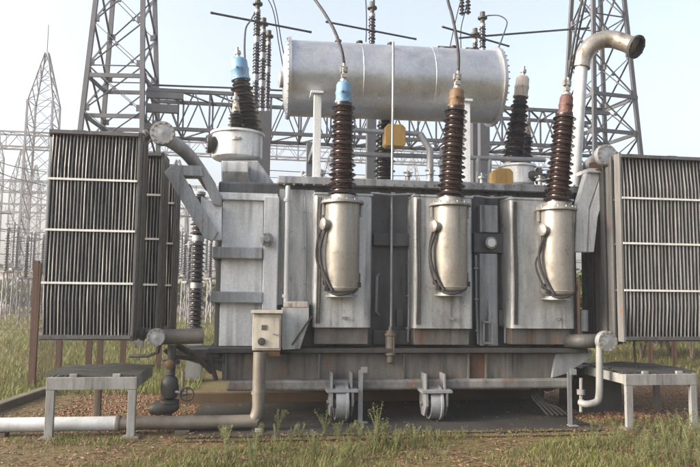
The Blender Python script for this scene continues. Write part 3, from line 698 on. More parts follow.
# control cabinet with cable chute at the left of the tank
cab = E('marshalling_box', P(268, 349, 7.85), tr_)
c = MB(); c.pr(252.5, 313.5, 281, 350.5, 7.72, 8.0); c.build('cabinet_body', M['cabinet'], cab, bevel=.008)
c = MB(); c.pr(254.5, 318, 279.5, 348.5, 7.70, 7.718); dr = c.build('door', M['cabinet'], cab, bevel=.004)
c = MB(); q = P(261.5, 341.5, 7.70); c.lathe([(.045, 0), (.045, .02), (.02, .025)], q, (0, -1, 0), 18); c.build('knob', M['darksteel'], dr)
c = MB(); c.pr(261.5, 325, 267, 330, 7.694, 7.699); c.build('plate', M['rustplate'], dr)
c = MB(); q = P(273.5, 333.5, 7.70); c.tube([q, q + Vector((0, -.03, 0)), q + Vector((.05, -.035, -.01))], .009, 6); c.build('handle', M['bolt'], dr)
c = MB(); a, b, u, t = rect(251, 310.5, 283, 313.3, 7.68); c.bx(a, b, 7.66, 8.02, u, t); c.build('roof', M['cabinet'], cab, bevel=.004)
c = MB(); c.ppoly([(282, 308), (309, 304), (309, 322), (300, 349), (282, 350)], 7.96, 8.30); c.build('cable_chute', M['boxes'], cab, bevel=.006)
c = MB(); c.pr(284, 301.5, 308, 307.3, 7.95, 8.29); c.build('chute_cover', M['cabinet'], cab, bevel=.006)
c = MB(); c.bar(P(292, 345, 7.94), P(312, 316, 7.94), .02); c.build('chute_brace', M['darksteel'], cab)
c = MB(); c.pr(263, 351, 280, 356.5, 7.74, 8.0); c.build('cabinet_bracket', M['ochre'], cab, bevel=.004)

# drain valve under the left header
dv = E('drain_valve', P(171, 400, 7.75), tr_)
c = MB(); c.tube([P(172, 345, 7.78), P(171, 375, 7.76)], .05, 14); c.lathe([(.10, -.02), (.10, .02)], P(171, 362, 7.77), (0, 0, 1), 18)
c.lathe([(.04, -.13), (.09, -.1), (.105, 0), (.09, .1), (.05, .14)], P(169.5, 388, 7.76), (0, 0, 1), 18); c.lathe([(.11, -.015), (.11, .015)], P(169.5, 401, 7.76), (0, 0, 1), 18)
c.lathe([(.05, -.16), (.085, -.08), (.085, .1), (.05, .16)], P(164, 407, 7.76), (1, 0, .15), 16); c.tube([P(169, 408, 7.76), P(167, 421, 7.76)], .045, 10); c.build('valve_body', M['darksteel'], dv)
c = MB(); c.tube([P(182, 397, 7.7), P(183, 371, 7.7)], .02, 10); c.tube([P(171, 391, 7.72), P(187, 394, 7.7)], .025, 8); c.build('spindle', M['brasspipe'], dv)
q = P(187, 394, 7.69); c = MB(); ring = [q + Vector((.075 * cos(t), -.02, .075 * sin(t))) for t in [2 * pi * k / 16 for k in range(17)]]; c.tube(ring, .01, 6); c.bar(q + Vector((-.075, -.02, 0)), q + Vector((.075, -.02, 0)), .012); c.bar(q + Vector((0, -.02, -.075)), q + Vector((0, -.02, .075)), .012); c.build('hand_wheel', M['darksteel'], dv)
c = MB(); c.lathe([(.04, 0), (.055, .02), (.055, .05), (.02, .07)], P(170, 364, 7.70), (0, -1, 0), 12); c.build('brass_cock', M['ochre'], dv)
# right drain bend
c = MB(); c.tube(spline([P(599.5, 346, 7.7), P(599.5, 380, 7.7), P(599, 396, 7.7), P(596, 402, 7.7), P(586, 404, 7.72), P(580, 402, 7.8)], 5), .043, 14); c.build('drain_pipe', M['frame'], tr_)
c = MB(); c.tube([P(581, 378, 7.9), P(581, 412, 7.9)], .022, 8); c.lathe([(.05, -.03), (.05, .03)], P(581, 392, 7.9), (0, 0, 1), 12); c.build('drain_cock', M['frame'], tr_)
c = MB(); c.tube([P(584, 331, 8.3), P(584, 310, 8.3)], .055, 14); c.build('oil_sampler', M['whitepipe'], tr_)
# black hoses below the skirt
c = MB()
for k in range(5):
    c.tube(spline([P(531 + k, 385, 8.3), P(533 + k * 3, 398 + k, 8.2), P(541 + k * 4, 407, 8.15), P(548 + k * 5, 415, 8.1)], 5), .014, 6)
c.build('hose_bundle', M['wire'], tr_)
c = MB(); c.tube(spline([P(425, 392, 8.3), P(428, 406, 8.2), P(436, 418, 8.0), P(438, 424, 7.9)], 6), .016, 6); c.build('earth_cable', M['darksteel'], tr_)

# thin steel stays standing on the slab in front
for x0, yt, yb, Y, lab in ((363, 370, 413, 7.95, 'thin grey steel angle stake standing on the dark slab between the two wheels'), (571.5, 372, 430, 7.55, 'tall thin grey steel stake standing on the slab below the right outrigger')):
    a = P(x0, yt, Y); c = MB(); c.angle((a.x, Y, .03), (a.x, Y, a.z), .055, .008); c.bx(a.x - .05, a.x + .06, Y - .05, Y + .05, .029, .037); c.bx(a.x - .03, a.x + .05, Y - .03, Y - .02, a.z - .03, a.z + .04)
    tag(c.build('steel_stake', M['galv']), lab, 'stake')

# ------------------------------------------------------------------ front drain main
a = P(-60, 424.5, 7.62); b = P(118, 427, 7.62); d_ = P(258, 424, 7.62)
pm = E('drain_main', (d_.x, 7.62, 0)); zc = .125
tag(pm, 'ground level pipe, white at left and brown grey at right, turning up to the cabinet', 'pipe')
c = MB(); c.tube([(a.x, 7.62, zc), (b.x, 7.62, zc)], .077, 20); c.build('white_length', M['whitepipe'], pm)
c = MB(); c.tube([(b.x, 7.62, zc)] + spline([(b.x + .02, 7.62, zc), (d_.x - .14, 7.62, zc), (d_.x - .04, 7.62, zc + .03), (d_.x, 7.62, zc + .14), (d_.x, 7.62, zc + .3)], 6) + [(d_.x, 7.66, P(258, 352, 7.66).z)], .074, 20); c.build('brown_length', M['greypipe'], pm)
c = MB(); c.lathe([(.085, -.02), (.09, 0), (.085, .02)], (b.x, 7.62, zc), (1, 0, 0), 20); c.build('coupling', M['greypipe'], pm); c = MB(); c.lathe([(.085, -.02), (.085, .02)], (d_.x, 7.625, zc + .32), (0, 0, 1), 20); c.build('coupling', M['greypipe'], pm)
c = MB(); c.bx(d_.x - .03, d_.x + .05, 7.5, 7.6, -.03, .06); c.build('foot', M['frame'], pm, bevel=.006)
for xx in (a.x + .6, b.x + .7):
    c = MB(); c.bx(xx - .08, xx + .08, 7.55, 7.69, -.1, .05); c.build('block', M['kerb'], pm)

# ------------------------------------------------------------------ platforms below the radiators
def platform(x0, x1, Yf, Yb, zt, legs_front, legs_back, label):
    e = E('steel_platform', ((x0 + x1) / 2, (Yf + Yb) / 2, 0)); tag(e, label, 'platform', 'steel platforms below the radiators')
    c = MB(); c.bx(x0, x1, Yf, Yf + .06, zt - .13, zt); c.bx(x0, x0 + .06, Yf + .061, Yb - .061, zt - .12, zt - .01); c.bx(x1 - .06, x1, Yf + .061, Yb - .061, zt - .12, zt - .01); c.bx(x0, x1, Yb - .06, Yb, zt - .12, zt - .01); c.build('top_rail', M['frame'], e, bevel=.004)
    for lx in legs_front:
        c = MB(); c.bx(lx, lx + .085, Yf + .003, Yf + .057, -.05, zt - .131); lg = c.build('leg', M['frame'], e, bevel=.004)
        c = MB(); c.bx(lx - .05, lx + .14, Yf - .05, Yf + .12, -.05, .03); c.build('footing', M['kerb'], lg, bevel=.015)
    for lx in legs_back:
        c = MB(); c.bx(lx, lx + .08, Yb - .055, Yb - .005, -.05, zt - .121); c.build('leg', M['rustplate'], e, bevel=.004)
    c = MB(); n = 15
    for k in range(n):
        y = Yf + .05 + (Yb - Yf - .06) * k / (n - 1)
        pts = [(x0 - .02 + (x1 - x0 + .04) * j / 8, y, zt + .022 + .012 * sin(j * .9 + k * .25) + .010 * noise.noise(Vector((j * .8, k * .3, 1)))) for j in range(9)]
        for p, q in zip(pts, pts[1:]): c.bar(p, q, .016, .018)
    for j in range(8):
        xx = x0 + (x1 - x0) * (j + .5) / 8; c.bx(xx - .008, xx + .008, Yf + .04, Yb, zt + .001, zt + .012)
    c.build('grating', M['grate'], e)
    for xx in (x0 + .27, x1 - .22):
        c = MB(); c.bx(xx - .04, xx + .04, Yf + .015, Yf + .055, zt + .001, zt + .035); c.build('clip', M['frame'], e, bevel=.004)
    return e


xa, xb, za, zb = rect(46, 377.5, 137, 385, 7.4)
platform(xa, xb, 7.40, 8.45, zb, (xa + .005, xb - .09), (P(94, 400, 8.4).x,), 'grey steel platform with a sagging dark grating under the left radiator')
xa2 = P(626, 385, 7.4).x
platform(xa2, xa2 + (xb - xa), 7.40, 8.45, zb + .0, (xa2 + .005, xa2 + xb - xa - .09), (P(655, 400, 8.4).x,), 'grey steel platform with dark grating under the right radiator')
# pump block beside the right platform and hanging chain
c = MB(); a_, b_, u_, t_ = rect(582, 368, 622, 420, 8.5); c.bx(a_, b_, 8.5, 9.2, 0, t_ - .1); c.bx(a_ - .03, b_ + .03, 8.46, 9.24, t_ - .1, t_)
tag(c.build('oil_sump_box', M['darksteel'], bevel=.01), 'dark grimy steel box standing on the ground left of the right platform', 'box')
ch = MB(); top = P(634, 341, 7.9); bot = P(636, 371, 7.9)
for k in range(10):
    q = top.lerp(bot, (k + .5) / 10); r_ = .022; ax2 = Vector((1, 0, 0)) if k % 2 else Vector((0, 1, 0))
    ring = [q + ax2 * (r_ * .6 * cos(t)) + Vector((0, 0, r_ * 1.1 * sin(t))) for t in [2 * pi * j / 10 for j in range(11)]]; ch.tube(ring, .006, 5)
tag(ch.build('chain', M['darksteel']), 'short dark steel chain hanging below the right radiator', 'chain')

# ------------------------------------------------------------------ lattice gantry
def tower_mesh(base, top, zb, zt, bays, leg, br, gus=False):
    """square lattice column; returns the four leg builders and the bracing builder"""
    def corner(k, t):
        w = base + (top - base) * t; sx = (-1, 1, 1, -1)[k]; sy = (-1, -1, 1, 1)[k]
        return Vector((sx * w / 2, sy * w / 2, zb + (zt - zb) * t))
    legs = []
    for k in range(4):
        m = MB(); fl = 1; m.bar(corner(k, 0), corner(k, 1), leg, leg * .75); legs.append(m)
    b = MB()
    for i in range(bays):
        t0, t1 = i / bays, (i + 1) / bays
        for k in range(4):
            a0, a1, c0, c1 = corner(k, t0), corner(k, t1), corner((k + 1) % 4, t0), corner((k + 1) % 4, t1)
            n_ = (a1 - a0).cross(c0 - a0).normalized() * br * .3
            b.bar(a0 + n_, c1 + n_, br, br * .35); b.bar(c0 - n_, a1 - n_, br, br * .35)
            if i % 2 == 0: b.bar(a0, c0, br * .9, br * .4)
        if gus:
            for k in range(4):
                a0, a1, c0, c1 = corner(k, t0), corner(k, t1), corner((k + 1) % 4, t0), corner((k + 1) % 4, t1)
                mid = (a0 + a1 + c0 + c1) / 4; hx = (c0 - a0).normalized() * .04; hz_ = Vector((0, 0, .05)); n_ = (a1 - a0).cross(c0 - a0).normalized() * .03
                b.hexa([mid - hx - hz_ - n_, mid + hx - hz_ - n_, mid + hx - hz_ + n_, mid - hx - hz_ + n_, mid - hx + hz_ - n_, mid + hx + hz_ - n_, mid + hx + hz_ + n_, mid - hx + hz_ + n_])
                for e0 in (a0, c0):
                    o_ = e0 + (mid - e0).normalized() * .12; hx2 = hx * 2; b.hexa([o_ - hx2 - hz_ * 1.8 - n_, o_ + hx2 - hz_ * 1.8 - n_, o_ + hx2 - hz_ * 1.8 + n_, o_ - hx2 - hz_ * 1.8 + n_, o_ - hx2 + hz_ * 1.8 - n_, o_ + hx2 + hz_ * 1.8 - n_, o_ + hx2 + hz_ * 1.8 + n_, o_ - hx2 + hz_ * 1.8 + n_])
    return legs, b


def gantry_tower(px, py, Y, wb, wt, H, label, twist=0.0):
    x = P(px, py, Y).x
    e = E('gantry_tower', (x, Y, 0)); tag(e, label, 'tower', 'lattice gantry towers')
    legs, b = tower_mesh(wb, wt, 0, H, 10, .13, .06, True)
    for m in legs: m.build('leg', M['gantry'], e, local=True)
    b.build('bracing', M['gantry'], e, local=True)
    z = P(px, py, Y).z
    for dz in (-.25, .95):
        c = MB()
        for s in (-1, 1): c.bx(-wb * .345 - .03, wb * .345 + .03, s * wb * .345 - .03, s * wb * .345 + .03, z + dz - .06, z + dz + .06)
        for s in (-1, 1): c.bx(s * wb * .345 - .028, s * wb * .345 + .028, -wb * .345 + .02, wb * .345 - .02, z + dz - .058, z + dz + .058)
        c.build('collar_frame', M['gantry'], e, local=True)
    e.rotation_euler.z = twist
    return e


GY = 20.0
gantry_tower(122, 115, GY, 2.35, 1.05, 13.5, 'dark grey lattice tower rising behind the left radiator', radians(-6))
gantry_tower(600, 130, GY, 2.35, 1.0, 13.5, 'grey lattice tower rising behind the curved vent pipe', radians(8))


def lattice_beam(p, q, h, w, n, ch, br, mat, name, label, group=None, split=True):
    p = Vector(p); q = Vector(q); e = E(name, (p + q) / 2); tag(e, label, 'beam', group)
    d = (q - p); side = d.cross(Vector((0, 0, 1))).normalized() * w / 2; up = Vector((0, 0, h / 2))
    cs = [(-1, -1), (1, -1), (1, 1), (-1, 1)]; lac = MB(); allc = MB()
    for sx, sz in cs:
        m = allc if not split else MB(); m.bar(p + side * sx + up * sz, q + side * sx + up * sz, ch, ch)
        if split: m.build('chord', mat, e)
    if not split: lac = allc
    for i in range(n):
        a = p + d * (i / n); b = p + d * ((i + 1) / n); m_ = p + d * ((i + .5) / n)
        for s in (-1, 1):
            lac.bar(a + side * s - up, m_ + side * s + up, br, br * .5); lac.bar(m_ + side * s + up, b + side * s - up, br, br * .5)
            lac.bar(a + side * s - up, a + side * s + up, br * .8, br * .4)
        for s in (-1, 1): lac.bar(a + side * s + up * s, b - side * s + up * s, br, br * .4); lac.bar(a - side + up * s, a + side + up * s, br, br * .4)
    lac.build('lacing' if split else 'lattice', mat, e)
    return e


a = P(150, 114, GY); b = P(600, 134, GY); b.z = a.z
lattice_beam(a, b, 1.15, 1.2, 16, .10, .065, M['gantry'], 'gantry_beam', 'long dark grey lattice beam joining the two near towers behind the bushings')
# dark bracket plates near the left tower
c = MB(); c.pr(146, 92, 183, 98, 19.2, 19.35); c.pr(146, 104, 178, 112, 19.2, 19.35); tag(c.build('crossarm_plate', M['gantry']), 'dark flat crossarm plates bolted across the lattice beam beside the left tower', 'crossarm')

# far gantries
FM = M['fargantry']


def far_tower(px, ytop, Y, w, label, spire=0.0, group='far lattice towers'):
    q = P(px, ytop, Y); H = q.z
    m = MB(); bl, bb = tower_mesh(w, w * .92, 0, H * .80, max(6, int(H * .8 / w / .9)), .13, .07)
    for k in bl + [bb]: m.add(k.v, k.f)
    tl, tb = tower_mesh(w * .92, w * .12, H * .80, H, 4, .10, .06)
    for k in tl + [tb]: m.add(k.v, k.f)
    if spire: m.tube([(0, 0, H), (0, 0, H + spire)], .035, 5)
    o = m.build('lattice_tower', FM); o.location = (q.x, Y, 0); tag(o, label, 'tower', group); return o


far_tower(47, 53, 46, 1.75, 'tall pale lattice tower with a thin spire left of the left radiator', 2.0)
far_tower(22, 150, 70, 1.5, 'short faint lattice tower in the haze at the far left')
far_tower(-6, 120, 60, 1.6, 'faint lattice tower cut by the left edge of the photo')
far_tower(36, 165, 85, 1.4, 'small faint lattice tower just left of the spire tower')
far_tower(178, 160, 46, 1.6, 'pale lattice tower seen between the left radiator and the tank')
far_tower(332, 150, 46, 1.6, 'pale lattice tower behind the left front bushing')
far_tower(412, 150, 70, 1.5, 'small pale lattice tower behind the breather pipe')
far_tower(472, 150, 46, 1.6, 'pale lattice tower behind the middle front bushing')
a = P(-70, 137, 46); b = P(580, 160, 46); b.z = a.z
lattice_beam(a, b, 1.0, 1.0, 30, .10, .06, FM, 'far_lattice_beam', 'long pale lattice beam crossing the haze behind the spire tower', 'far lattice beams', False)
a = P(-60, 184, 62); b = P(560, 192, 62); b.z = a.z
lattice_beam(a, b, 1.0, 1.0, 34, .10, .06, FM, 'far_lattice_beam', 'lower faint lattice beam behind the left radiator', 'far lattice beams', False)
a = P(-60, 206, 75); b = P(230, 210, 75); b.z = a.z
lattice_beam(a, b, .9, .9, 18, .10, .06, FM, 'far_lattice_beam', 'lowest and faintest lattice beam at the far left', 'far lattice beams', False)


def yard_post(px, Y, ztop, proto=[None]):
    if proto[0] is None:
        e = E('equipment_post', (0, 0, 0))
        c = MB()
        for s in (-1, 1): c.bar((s * .18, 0, 0), (s * .12, 0, 2.4), .06); c.bar((-s * .18, 0, .2), (s * .13, 0, 1.3), .035); c.bar((-s * .15, 0, 1.3), (s * .12, 0, 2.3), .035)
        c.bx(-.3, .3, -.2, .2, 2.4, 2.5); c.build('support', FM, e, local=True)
        c = MB(); c.lathe(sheds(1.9, .15, .12, .08, .07, 14), (0, 0, 2.5), (0, 0, 1), 10); c.build('insulator', M['greyins'], e, local=True)
        c = MB(); c.lathe([(.1, 0), (.1, .3), (.05, .35)], (0, 0, 4.4), (0, 0, 1), 10); c.bar((-.6, 0, 4.6), (.6, 0, 4.6), .05); c.build('head', FM, e, local=True)
        proto[0] = e
    else: e = dup(proto[0])
    q = P(px, 300, Y); e.location = (q.x, Y, 0); e.scale = (1, 1, ztop / 4.75); e.rotation_euler.z = random.uniform(0, 3)
    tag(e, 'grey equipment post with a ribbed insulator in the hazy far switchyard', 'post', 'equipment posts in the far switchyard')


for px, Y, zt in ((4, 34, 4.6), (14, 40, 5.2), (24, 30, 3.9), (31, 44, 5.2), (40, 38, 4.6), (10, 52, 6.6), (28, 56, 6.2), (61, 30, 4), (176, 28, 4.1), (183, 34, 4.5), (188, 30, 3.8), (209, 32, 4.2), (172, 44, 6), (205, 44, 5.5), (-8, 30, 5),
                  (55, 48, 6), (300, 30, 7.2), (366, 32, 7.6), (424, 34, 7.6), (487, 32, 7.4), (503, 36, 7.2)): yard_post(px, Y, zt)

for px, Y, zt in ((17, 62, 6.8), (50, 70, 8), (180, 52, 6.4), (196, 56, 6.8), (214, 50, 6.2), (352, 44, 8.4), (402, 46, 8.8), (440, 40, 8.2), (496, 44, 8.6), (275, 40, 8.0), (318, 50, 9)): yard_post(px, Y, zt)
for i, (xa_, ya_, xb_, yb_, Y) in enumerate(((-30, 150, 46, 172, 45), (-30, 158, 46, 186, 45), (-30, 172, 60, 204, 58), (-30, 226, 60, 232, 50), (-30, 236, 60, 238, 40), (-30, 250, 60, 252, 44), (160, 212, 225, 214, 44), (160, 236, 225, 236, 40), (160, 205, 225, 206, 52), (262, 148, 500, 156, 52), (262, 170, 500, 174, 44), (262, 177, 500, 182, 56))):
    a_ = P(xa_, ya_, Y); b_ = P(xb_, yb_, Y); m_ = (a_ + b_) / 2 + Vector((0, 0, -.25)); c = MB(); c.tube(spline([a_, m_, b_], 8), .03, 5)
    tag(c.build('far_wire', M['wire']), 'thin overhead wire strung across the far hazy switchyard', 'wire', 'far switchyard wires')
# dark post insulator column seen between the left radiator and the tank
q = P(195, 333, 12.0); e = E('post_insulator', (q.x, 12, 0)); tag(e, 'tall dark ribbed post insulator between the left radiator and the tank', 'insulator')
c = MB(); c.bx(-.13, .13, -.13, .13, 0, q.z); c.build('pedestal', M['galv'], e, local=True)
zz = q.z; top = P(195, 192, 12).z; seg = (top - zz) / 3
for k in range(3):
    c = MB(); c.lathe([(.11, 0), (.11, .05)], (0, 0, zz + k * seg), (0, 0, 1), 16); c.build('joint', M['galv'], e, local=True); c = MB(); c.lathe([(.11, seg - .05), (.11, seg)], (0, 0, zz + k * seg), (0, 0, 1), 16); c.build('joint', M['galv'], e, local=True)
    c = MB(); c.lathe(sheds(seg - .1, .15, .15, .095, .095, 9), (0, 0, zz + k * seg + .05), (0, 0, 1), 18); c.build('insulator', M['black'], e, local=True)

# surge arresters behind the conservator
def arrester(px, pys, Y, r, label):
    """pys: pixel heights of the joints from the top down"""
    q = P(px, pys[-1], Y); e = E('surge_arrester', (q.x, Y, 0)); tag(e, label, 'arrester', 'surge arresters behind the oil cylinder')
    c = MB(); c.bx(-.1, .1, -.1, .1, 0, q.z); c.build('pedestal', M['gantry'], e, local=True)
    for a, b in zip(pys, pys[1:]):
        z1 = P(px, a, Y).z; z0 = P(px, b, Y).z
        c = MB(); c.lathe(sheds(z1 - z0 - .14, r, r, r * .68, r * .68, max(5, int((z1 - z0) / .085))), (0, 0, z0 + .07), (0, 0, 1), 16); c.build('insulator', M['greyins'], e, local=True)
        c = MB(); c.lathe([(r * .8, 0), (r * .8, .07)], (0, 0, z0), (0, 0, 1), 14); c.build('joint', M['galv'], e, local=True); c = MB(); c.lathe([(r * .8, 0), (r * .8, .07)], (0, 0, z1 - .07), (0, 0, 1), 14); c.build('joint', M['galv'], e, local=True)
    z1 = P(px, pys[0], Y).z
    c = MB(); c.lathe([(.05, 0), (.05, .12), (.11, .12), (.11, .16), (.06, .17), (.06, .28)], (0, 0, z1), (0, 0, 1), 12); c.build('terminal', M['darksteel'], e, local=True)
    return e


arrester(255, (10, 40, 78, 112), 14.0, .085, 'dark slim surge arrester, tallest of the three at the left end of the oil cylinder')
arrester(261.5, (30, 56, 84, 112), 14.6, .08, 'dark slim surge arrester, middle of the three at the left end of the oil cylinder')
arrester(267, (42, 70, 112), 15.2, .075, 'dark slim surge arrester, shortest of the three at the left end of the oil cylinder')
arrester(371.5, (14, 50, 90), 14.0, .085, 'dark surge arrester rising behind the middle of the oil cylinder')
arrester(483, (24, 52, 90), 14.0, .08, 'dark surge arrester with a wire loop behind the right end of the oil cylinder')
arrester(475.5, (40, 64, 92), 14.6, .075, 'short dark surge arrester left of the one with the wire loop')


def bus(p, q, r, label):
    c = MB(); c.tube([p, q], r, 8); d = (Vector(q) - Vector(p)).normalized(); c.lathe([(r * 1.12, -.03), (r * 1.12, .03)], p, d, 8); c.lathe([(r * 1.12, -.03), (r * 1.12, .03)], q, d, 8)
    tag(c.build('busbar', M['bus']), label, 'busbar', 'tubular busbars above the transformer')


def level(px, py, Y, qx, qy): a = P(px, py, Y); return a, G(qx, qy, a.z)


bus(*level(212, 13, 12.6, 310, 32), .023, 'thin dark tubular busbar crossing the sky left of the oil cylinder')
bus(*level(327, 22, 13.3, 415, 39), .022, 'thin dark tubular busbar above the middle of the oil cylinder')
bus(*level(443, 27, 13.4, 508, 46), .022, 'short dark tubular busbar sloping above the right end of the oil cylinder')
bus(P(460, 38, 14.0), P(588, 28, 14.5), .024, 'grey tubular busbar running right towards the tower by the vent pipe')


def cable(pts, r, label, n=8, cat='cable', group=None):
    c = MB(); c.tube(spline(pts, n), r, 7); tag(c.build('conductor', M['wire']), label, cat, group or 'overhead conductors')


t0, t1, t2 = tips
cable([t0 + Vector((0, 0, -.04)), P(342, 52, 7.97), P(335, 32, 8.1), P(325, 14, 8.3), P(313, -3, 8.6), P(285, -40, 9.4), P(240, -70, 11), P(120, -160, 18)], .021, 'thick black cable curving up left from the blue capped front bushing')
cable([t1 + Vector((0, 0, -.04)), P(458.5, 55, 7.97), P(456, 35, 8.0), P(452, 15, 8.1), P(447, -4, 8.2), P(440, -50, 8.8), P(420, -260, 14)], .020, 'thick black cable rising from the ochre capped front bushing')
cable([t2 + Vector((-.02, 0, -.04)), P(569, 70, 7.97), P(574, 40, 8.0), P(580, 10, 8.1), P(586, -20, 8.2), P(592, -50, 8.6), P(600, -220, 14)], .017, 'left of the two black cables rising from the red capped bushing')
cable([t2 + Vector((.02, 0, -.04)), P(572, 70, 7.99), P(578, 36, 8.05), P(584, 8, 8.15), P(590, -20, 8.3), P(597, -50, 8.7), P(606, -220, 14)], .015, 'right of the two black cables rising from the red capped bushing')
cable([P(245, 62, 9.3), P(244.5, 45, 9.8), P(246, 28, 11), P(251, 20, 12.6), P(255, 12, 13.9)], .016, 'thin wire looping from the rear blue cap up to the tallest arrester')
cable([P(262, -10, 14), P(273, 10, 14), P(279, 45, 14.2), P(284, 72, 14.5)], .012, 'left of the two thin wires dropping behind the left end of the oil cylinder')
cable([P(269, -10, 14), P(276, 10, 14), P(282, 45, 14.2), P(287, 66, 14.5)], .012, 'right of the two thin wires dropping behind the left end of the oil cylinder')
cable([P(365.5, -8, 14), P(366.5, 20, 14), P(366, 42, 14)], .014, 'short thin wire hanging left of the middle arrester')
cable([P(374.5, -8, 13.8), P(373.5, 6, 13.9), P(372, 12, 14)], .02, 'short wire meeting the top of the middle arrester')
cable([P(463, -8, 14), P(457, 15, 14), P(451, 42, 14.4), P(448, 55, 14.6)], .012, 'thin wire falling left above the right part of the oil cylinder')
cable([P(470, -8, 14), P(465, 12, 14), P(461, 30, 14.2), P(461, 52, 14.6)], .012, 'thin wire falling straight above the right part of the oil cylinder')
cable([P(483, 17, 14), P(490, 15.5, 14), P(500, 16, 13.8), P(507, 22, 13.5), P(503, 36, 12), P(497, 52, 10)], .014, 'loop of wire bending from the right arrester down to the cylinder end')
cable([P(152, 85, 19.5), P(190, 86.5, 20), P(232, 88, 20), P(290, 91, 20)], .03, 'upper of the two thin level wires right of the left tower')
cable([P(152, 92, 19.5), P(190, 93.3, 20), P(232, 95, 20), P(290, 98, 20)], .03, 'lower of the two thin level wires right of the left tower')
# small string insulators on the hanging wires
for px, py, lab in ((462, 6, 'small dark suspension insulator on the left of the wires above the cylinder'), (468, 5, 'small dark suspension insulator on the right of the wires above the cylinder')):
    q = P(px, py, 14); c = MB(); c.lathe(sheds(.45, .07, .07, .03, .03, 5), q + Vector((0, 0, -.22)), (0, 0, 1), 10); tag(c.build('suspension_insulator', M['greyins']), lab, 'insulator')

# ------------------------------------------------------------------ fence
fe = E('chain_link_fence', (2, 13.6, 0)); tag(fe, 'rusty post wire mesh fence standing in the grass behind the transformer', 'fence')
posts = [(G(33, 388), 2.05)] + [(Vector((P(px, 360, 13.6).x, 13.6, 0)), 1.95) for px in (60, 90, 101, 124, 160, 220, 280, 330, 405, 520, 580, 652, 676, 720)]
for q, h in posts:
    c = MB(); c.angle((q.x, q.y, -.1), (q.x + random.uniform(-.04, .04), q.y, h), .085, .012); c.bx(q.x - .002, q.x + .02, q.y - .01, q.y + .06, -.1, h * .98); c.build('post', M['rust'], fe)
c = MB()


def mesh_span(a, b, h, st):
    L = (b - a).length; d = (b - a) / L; n = int((L + h) / st)
    for i in range(n):
        s0 = i * st - h
        for sg in (1, -1):
            pts = []
            for t in (0, 1):
                s = s0 + h * t if sg > 0 else s0 + h * (1 - t); pts.append((s, h * t))
            (sa, za_), (sb, zb_) = pts
            lo, hi = (0, L)
            def clip(s, z, s2, z2):
                if s < lo: z = z + (z2 - z) * (lo - s) / (s2 - s); s = lo
                if s > hi: z = z + (z2 - z) * (hi - s) / (s2 - s); s = hi
                return s, z
            if max(sa, sb) < lo or min(sa, sb) > hi: continue
            p1 = clip(sa, za_, sb, zb_); p2 = clip(sb, zb_, sa, za_)
            A_ = a + d * p1[0] + Vector((0, 0, p1[1] + .05)); B_ = a + d * p2[0] + Vector((0, 0, p2[1] + .05))
            if (A_ - B_).length > .02: c.bar(A_, B_, .0035)
    for z in (.1, h * .5, h): c.bar(a + Vector((0, 0, z)), b + Vector((0, 0, z)), .008)


mesh_span(posts[1][0], posts[-1][0], 1.85, .11)
mesh_span(Vector((posts[0][0].x, posts[0][0].y, 0)), posts[1][0], 1.85, .11)
mesh_span(posts[0][0] + Vector((-9, 1.5, 0)), posts[0][0], 1.85, .13)
c.build('wire_mesh', M['rust'], fe)

# ------------------------------------------------------------------ far buildings, shrubs, trees
def building(px, Y, w, d, h, label):
    q = P(px, 300, Y); e = E('yard_building', (q.x, Y, 0)); tag(e, label, 'building', 'small far buildings')
    c = MB(); c.bx(-w / 2, w / 2, 0, d, 0, h); c.build('wall', M['plaster'], e, local=True)
    c = MB(); c.bx(-w / 2 - .3, w / 2 + .3, -.3, d + .3, h + .002, h + .25); c.build('roof', M['kerb'], e, local=True)
    for k in range(3):
        x = -w / 2 + w * (k + .5) / 3; c = MB(); c.bx(x - .5, x + .5, -.03, -.002, 1.0, 2.2); c.build('window', M['darkwin'], e, local=True)


building(20, 62, 5.5, 4, 3.4, 'small pale plaster building far behind the fence at left')
building(184, 70, 7, 4, 3.6, 'small pale building glimpsed between the left radiator and the tank')


def leaf_cloud(c, centre, rad, n, size, rng):
    for _ in range(n):
        while True:
            v = Vector((rng.uniform(-1, 1), rng.uniform(-1, 1), rng.uniform(-1, 1)))
            if .2 < v.length < 1: break
        v *= (.75 + .35 * noise.noise(v * 2.3 + centre))
        p = centre + Vector((v.x * rad[0], v.y * rad[1], v.z * rad[2])); s = size * rng.uniform(.6, 1.3)
        u = Vector((rng.uniform(-1, 1), rng.uniform(-1, 1), rng.uniform(-.6, .6))).normalized(); w = u.orthogonal().normalized()
        w = (w * cos(rng.uniform(0, 6)) + u.cross(w) * sin(rng.uniform(0, 6))).normalized()
        c.add([p - u * s, p + w * s * .45, p + u * s, p - w * s * .45], [(0, 1, 2, 3)])


def shrub(x, y, h, r, label, n=900, size=.07, seed=0, name='shrub', group='shrubs behind the fence', trunk=.25):
    rng = random.Random(seed); e = E(name, (x, y, 0)); tag(e, label, 'tree' if name == 'tree' else 'shrub', group)
    c = MB()
    for k in range(4):
        a = rng.uniform(0, 6.28); tip = Vector((x + r * .5 * cos(a), y + r * .5 * sin(a), h * rng.uniform(.55, .8)))
        c.tube(spline([(x, y, -.05), ((x * 2 + tip.x) / 3, (y * 2 + tip.y) / 3, h * .3), tip], 4), [.05 * h / 2.5 * (1 - .8 * i / 8) for i in range(9)], 6)
    c.build('trunk', M['bark'], e)
    c = MB()
    for k in range(6):
        a = rng.uniform(0, 6.28); rr = rng.uniform(.1, .6) * r
        leaf_cloud(c, Vector((x + rr * cos(a), y + rr * sin(a), h * rng.uniform(.35, .8))), (r * .55, r * .55, h * .24), n // 6, size, rng)
    c.build('crown', M['foliage'], e)


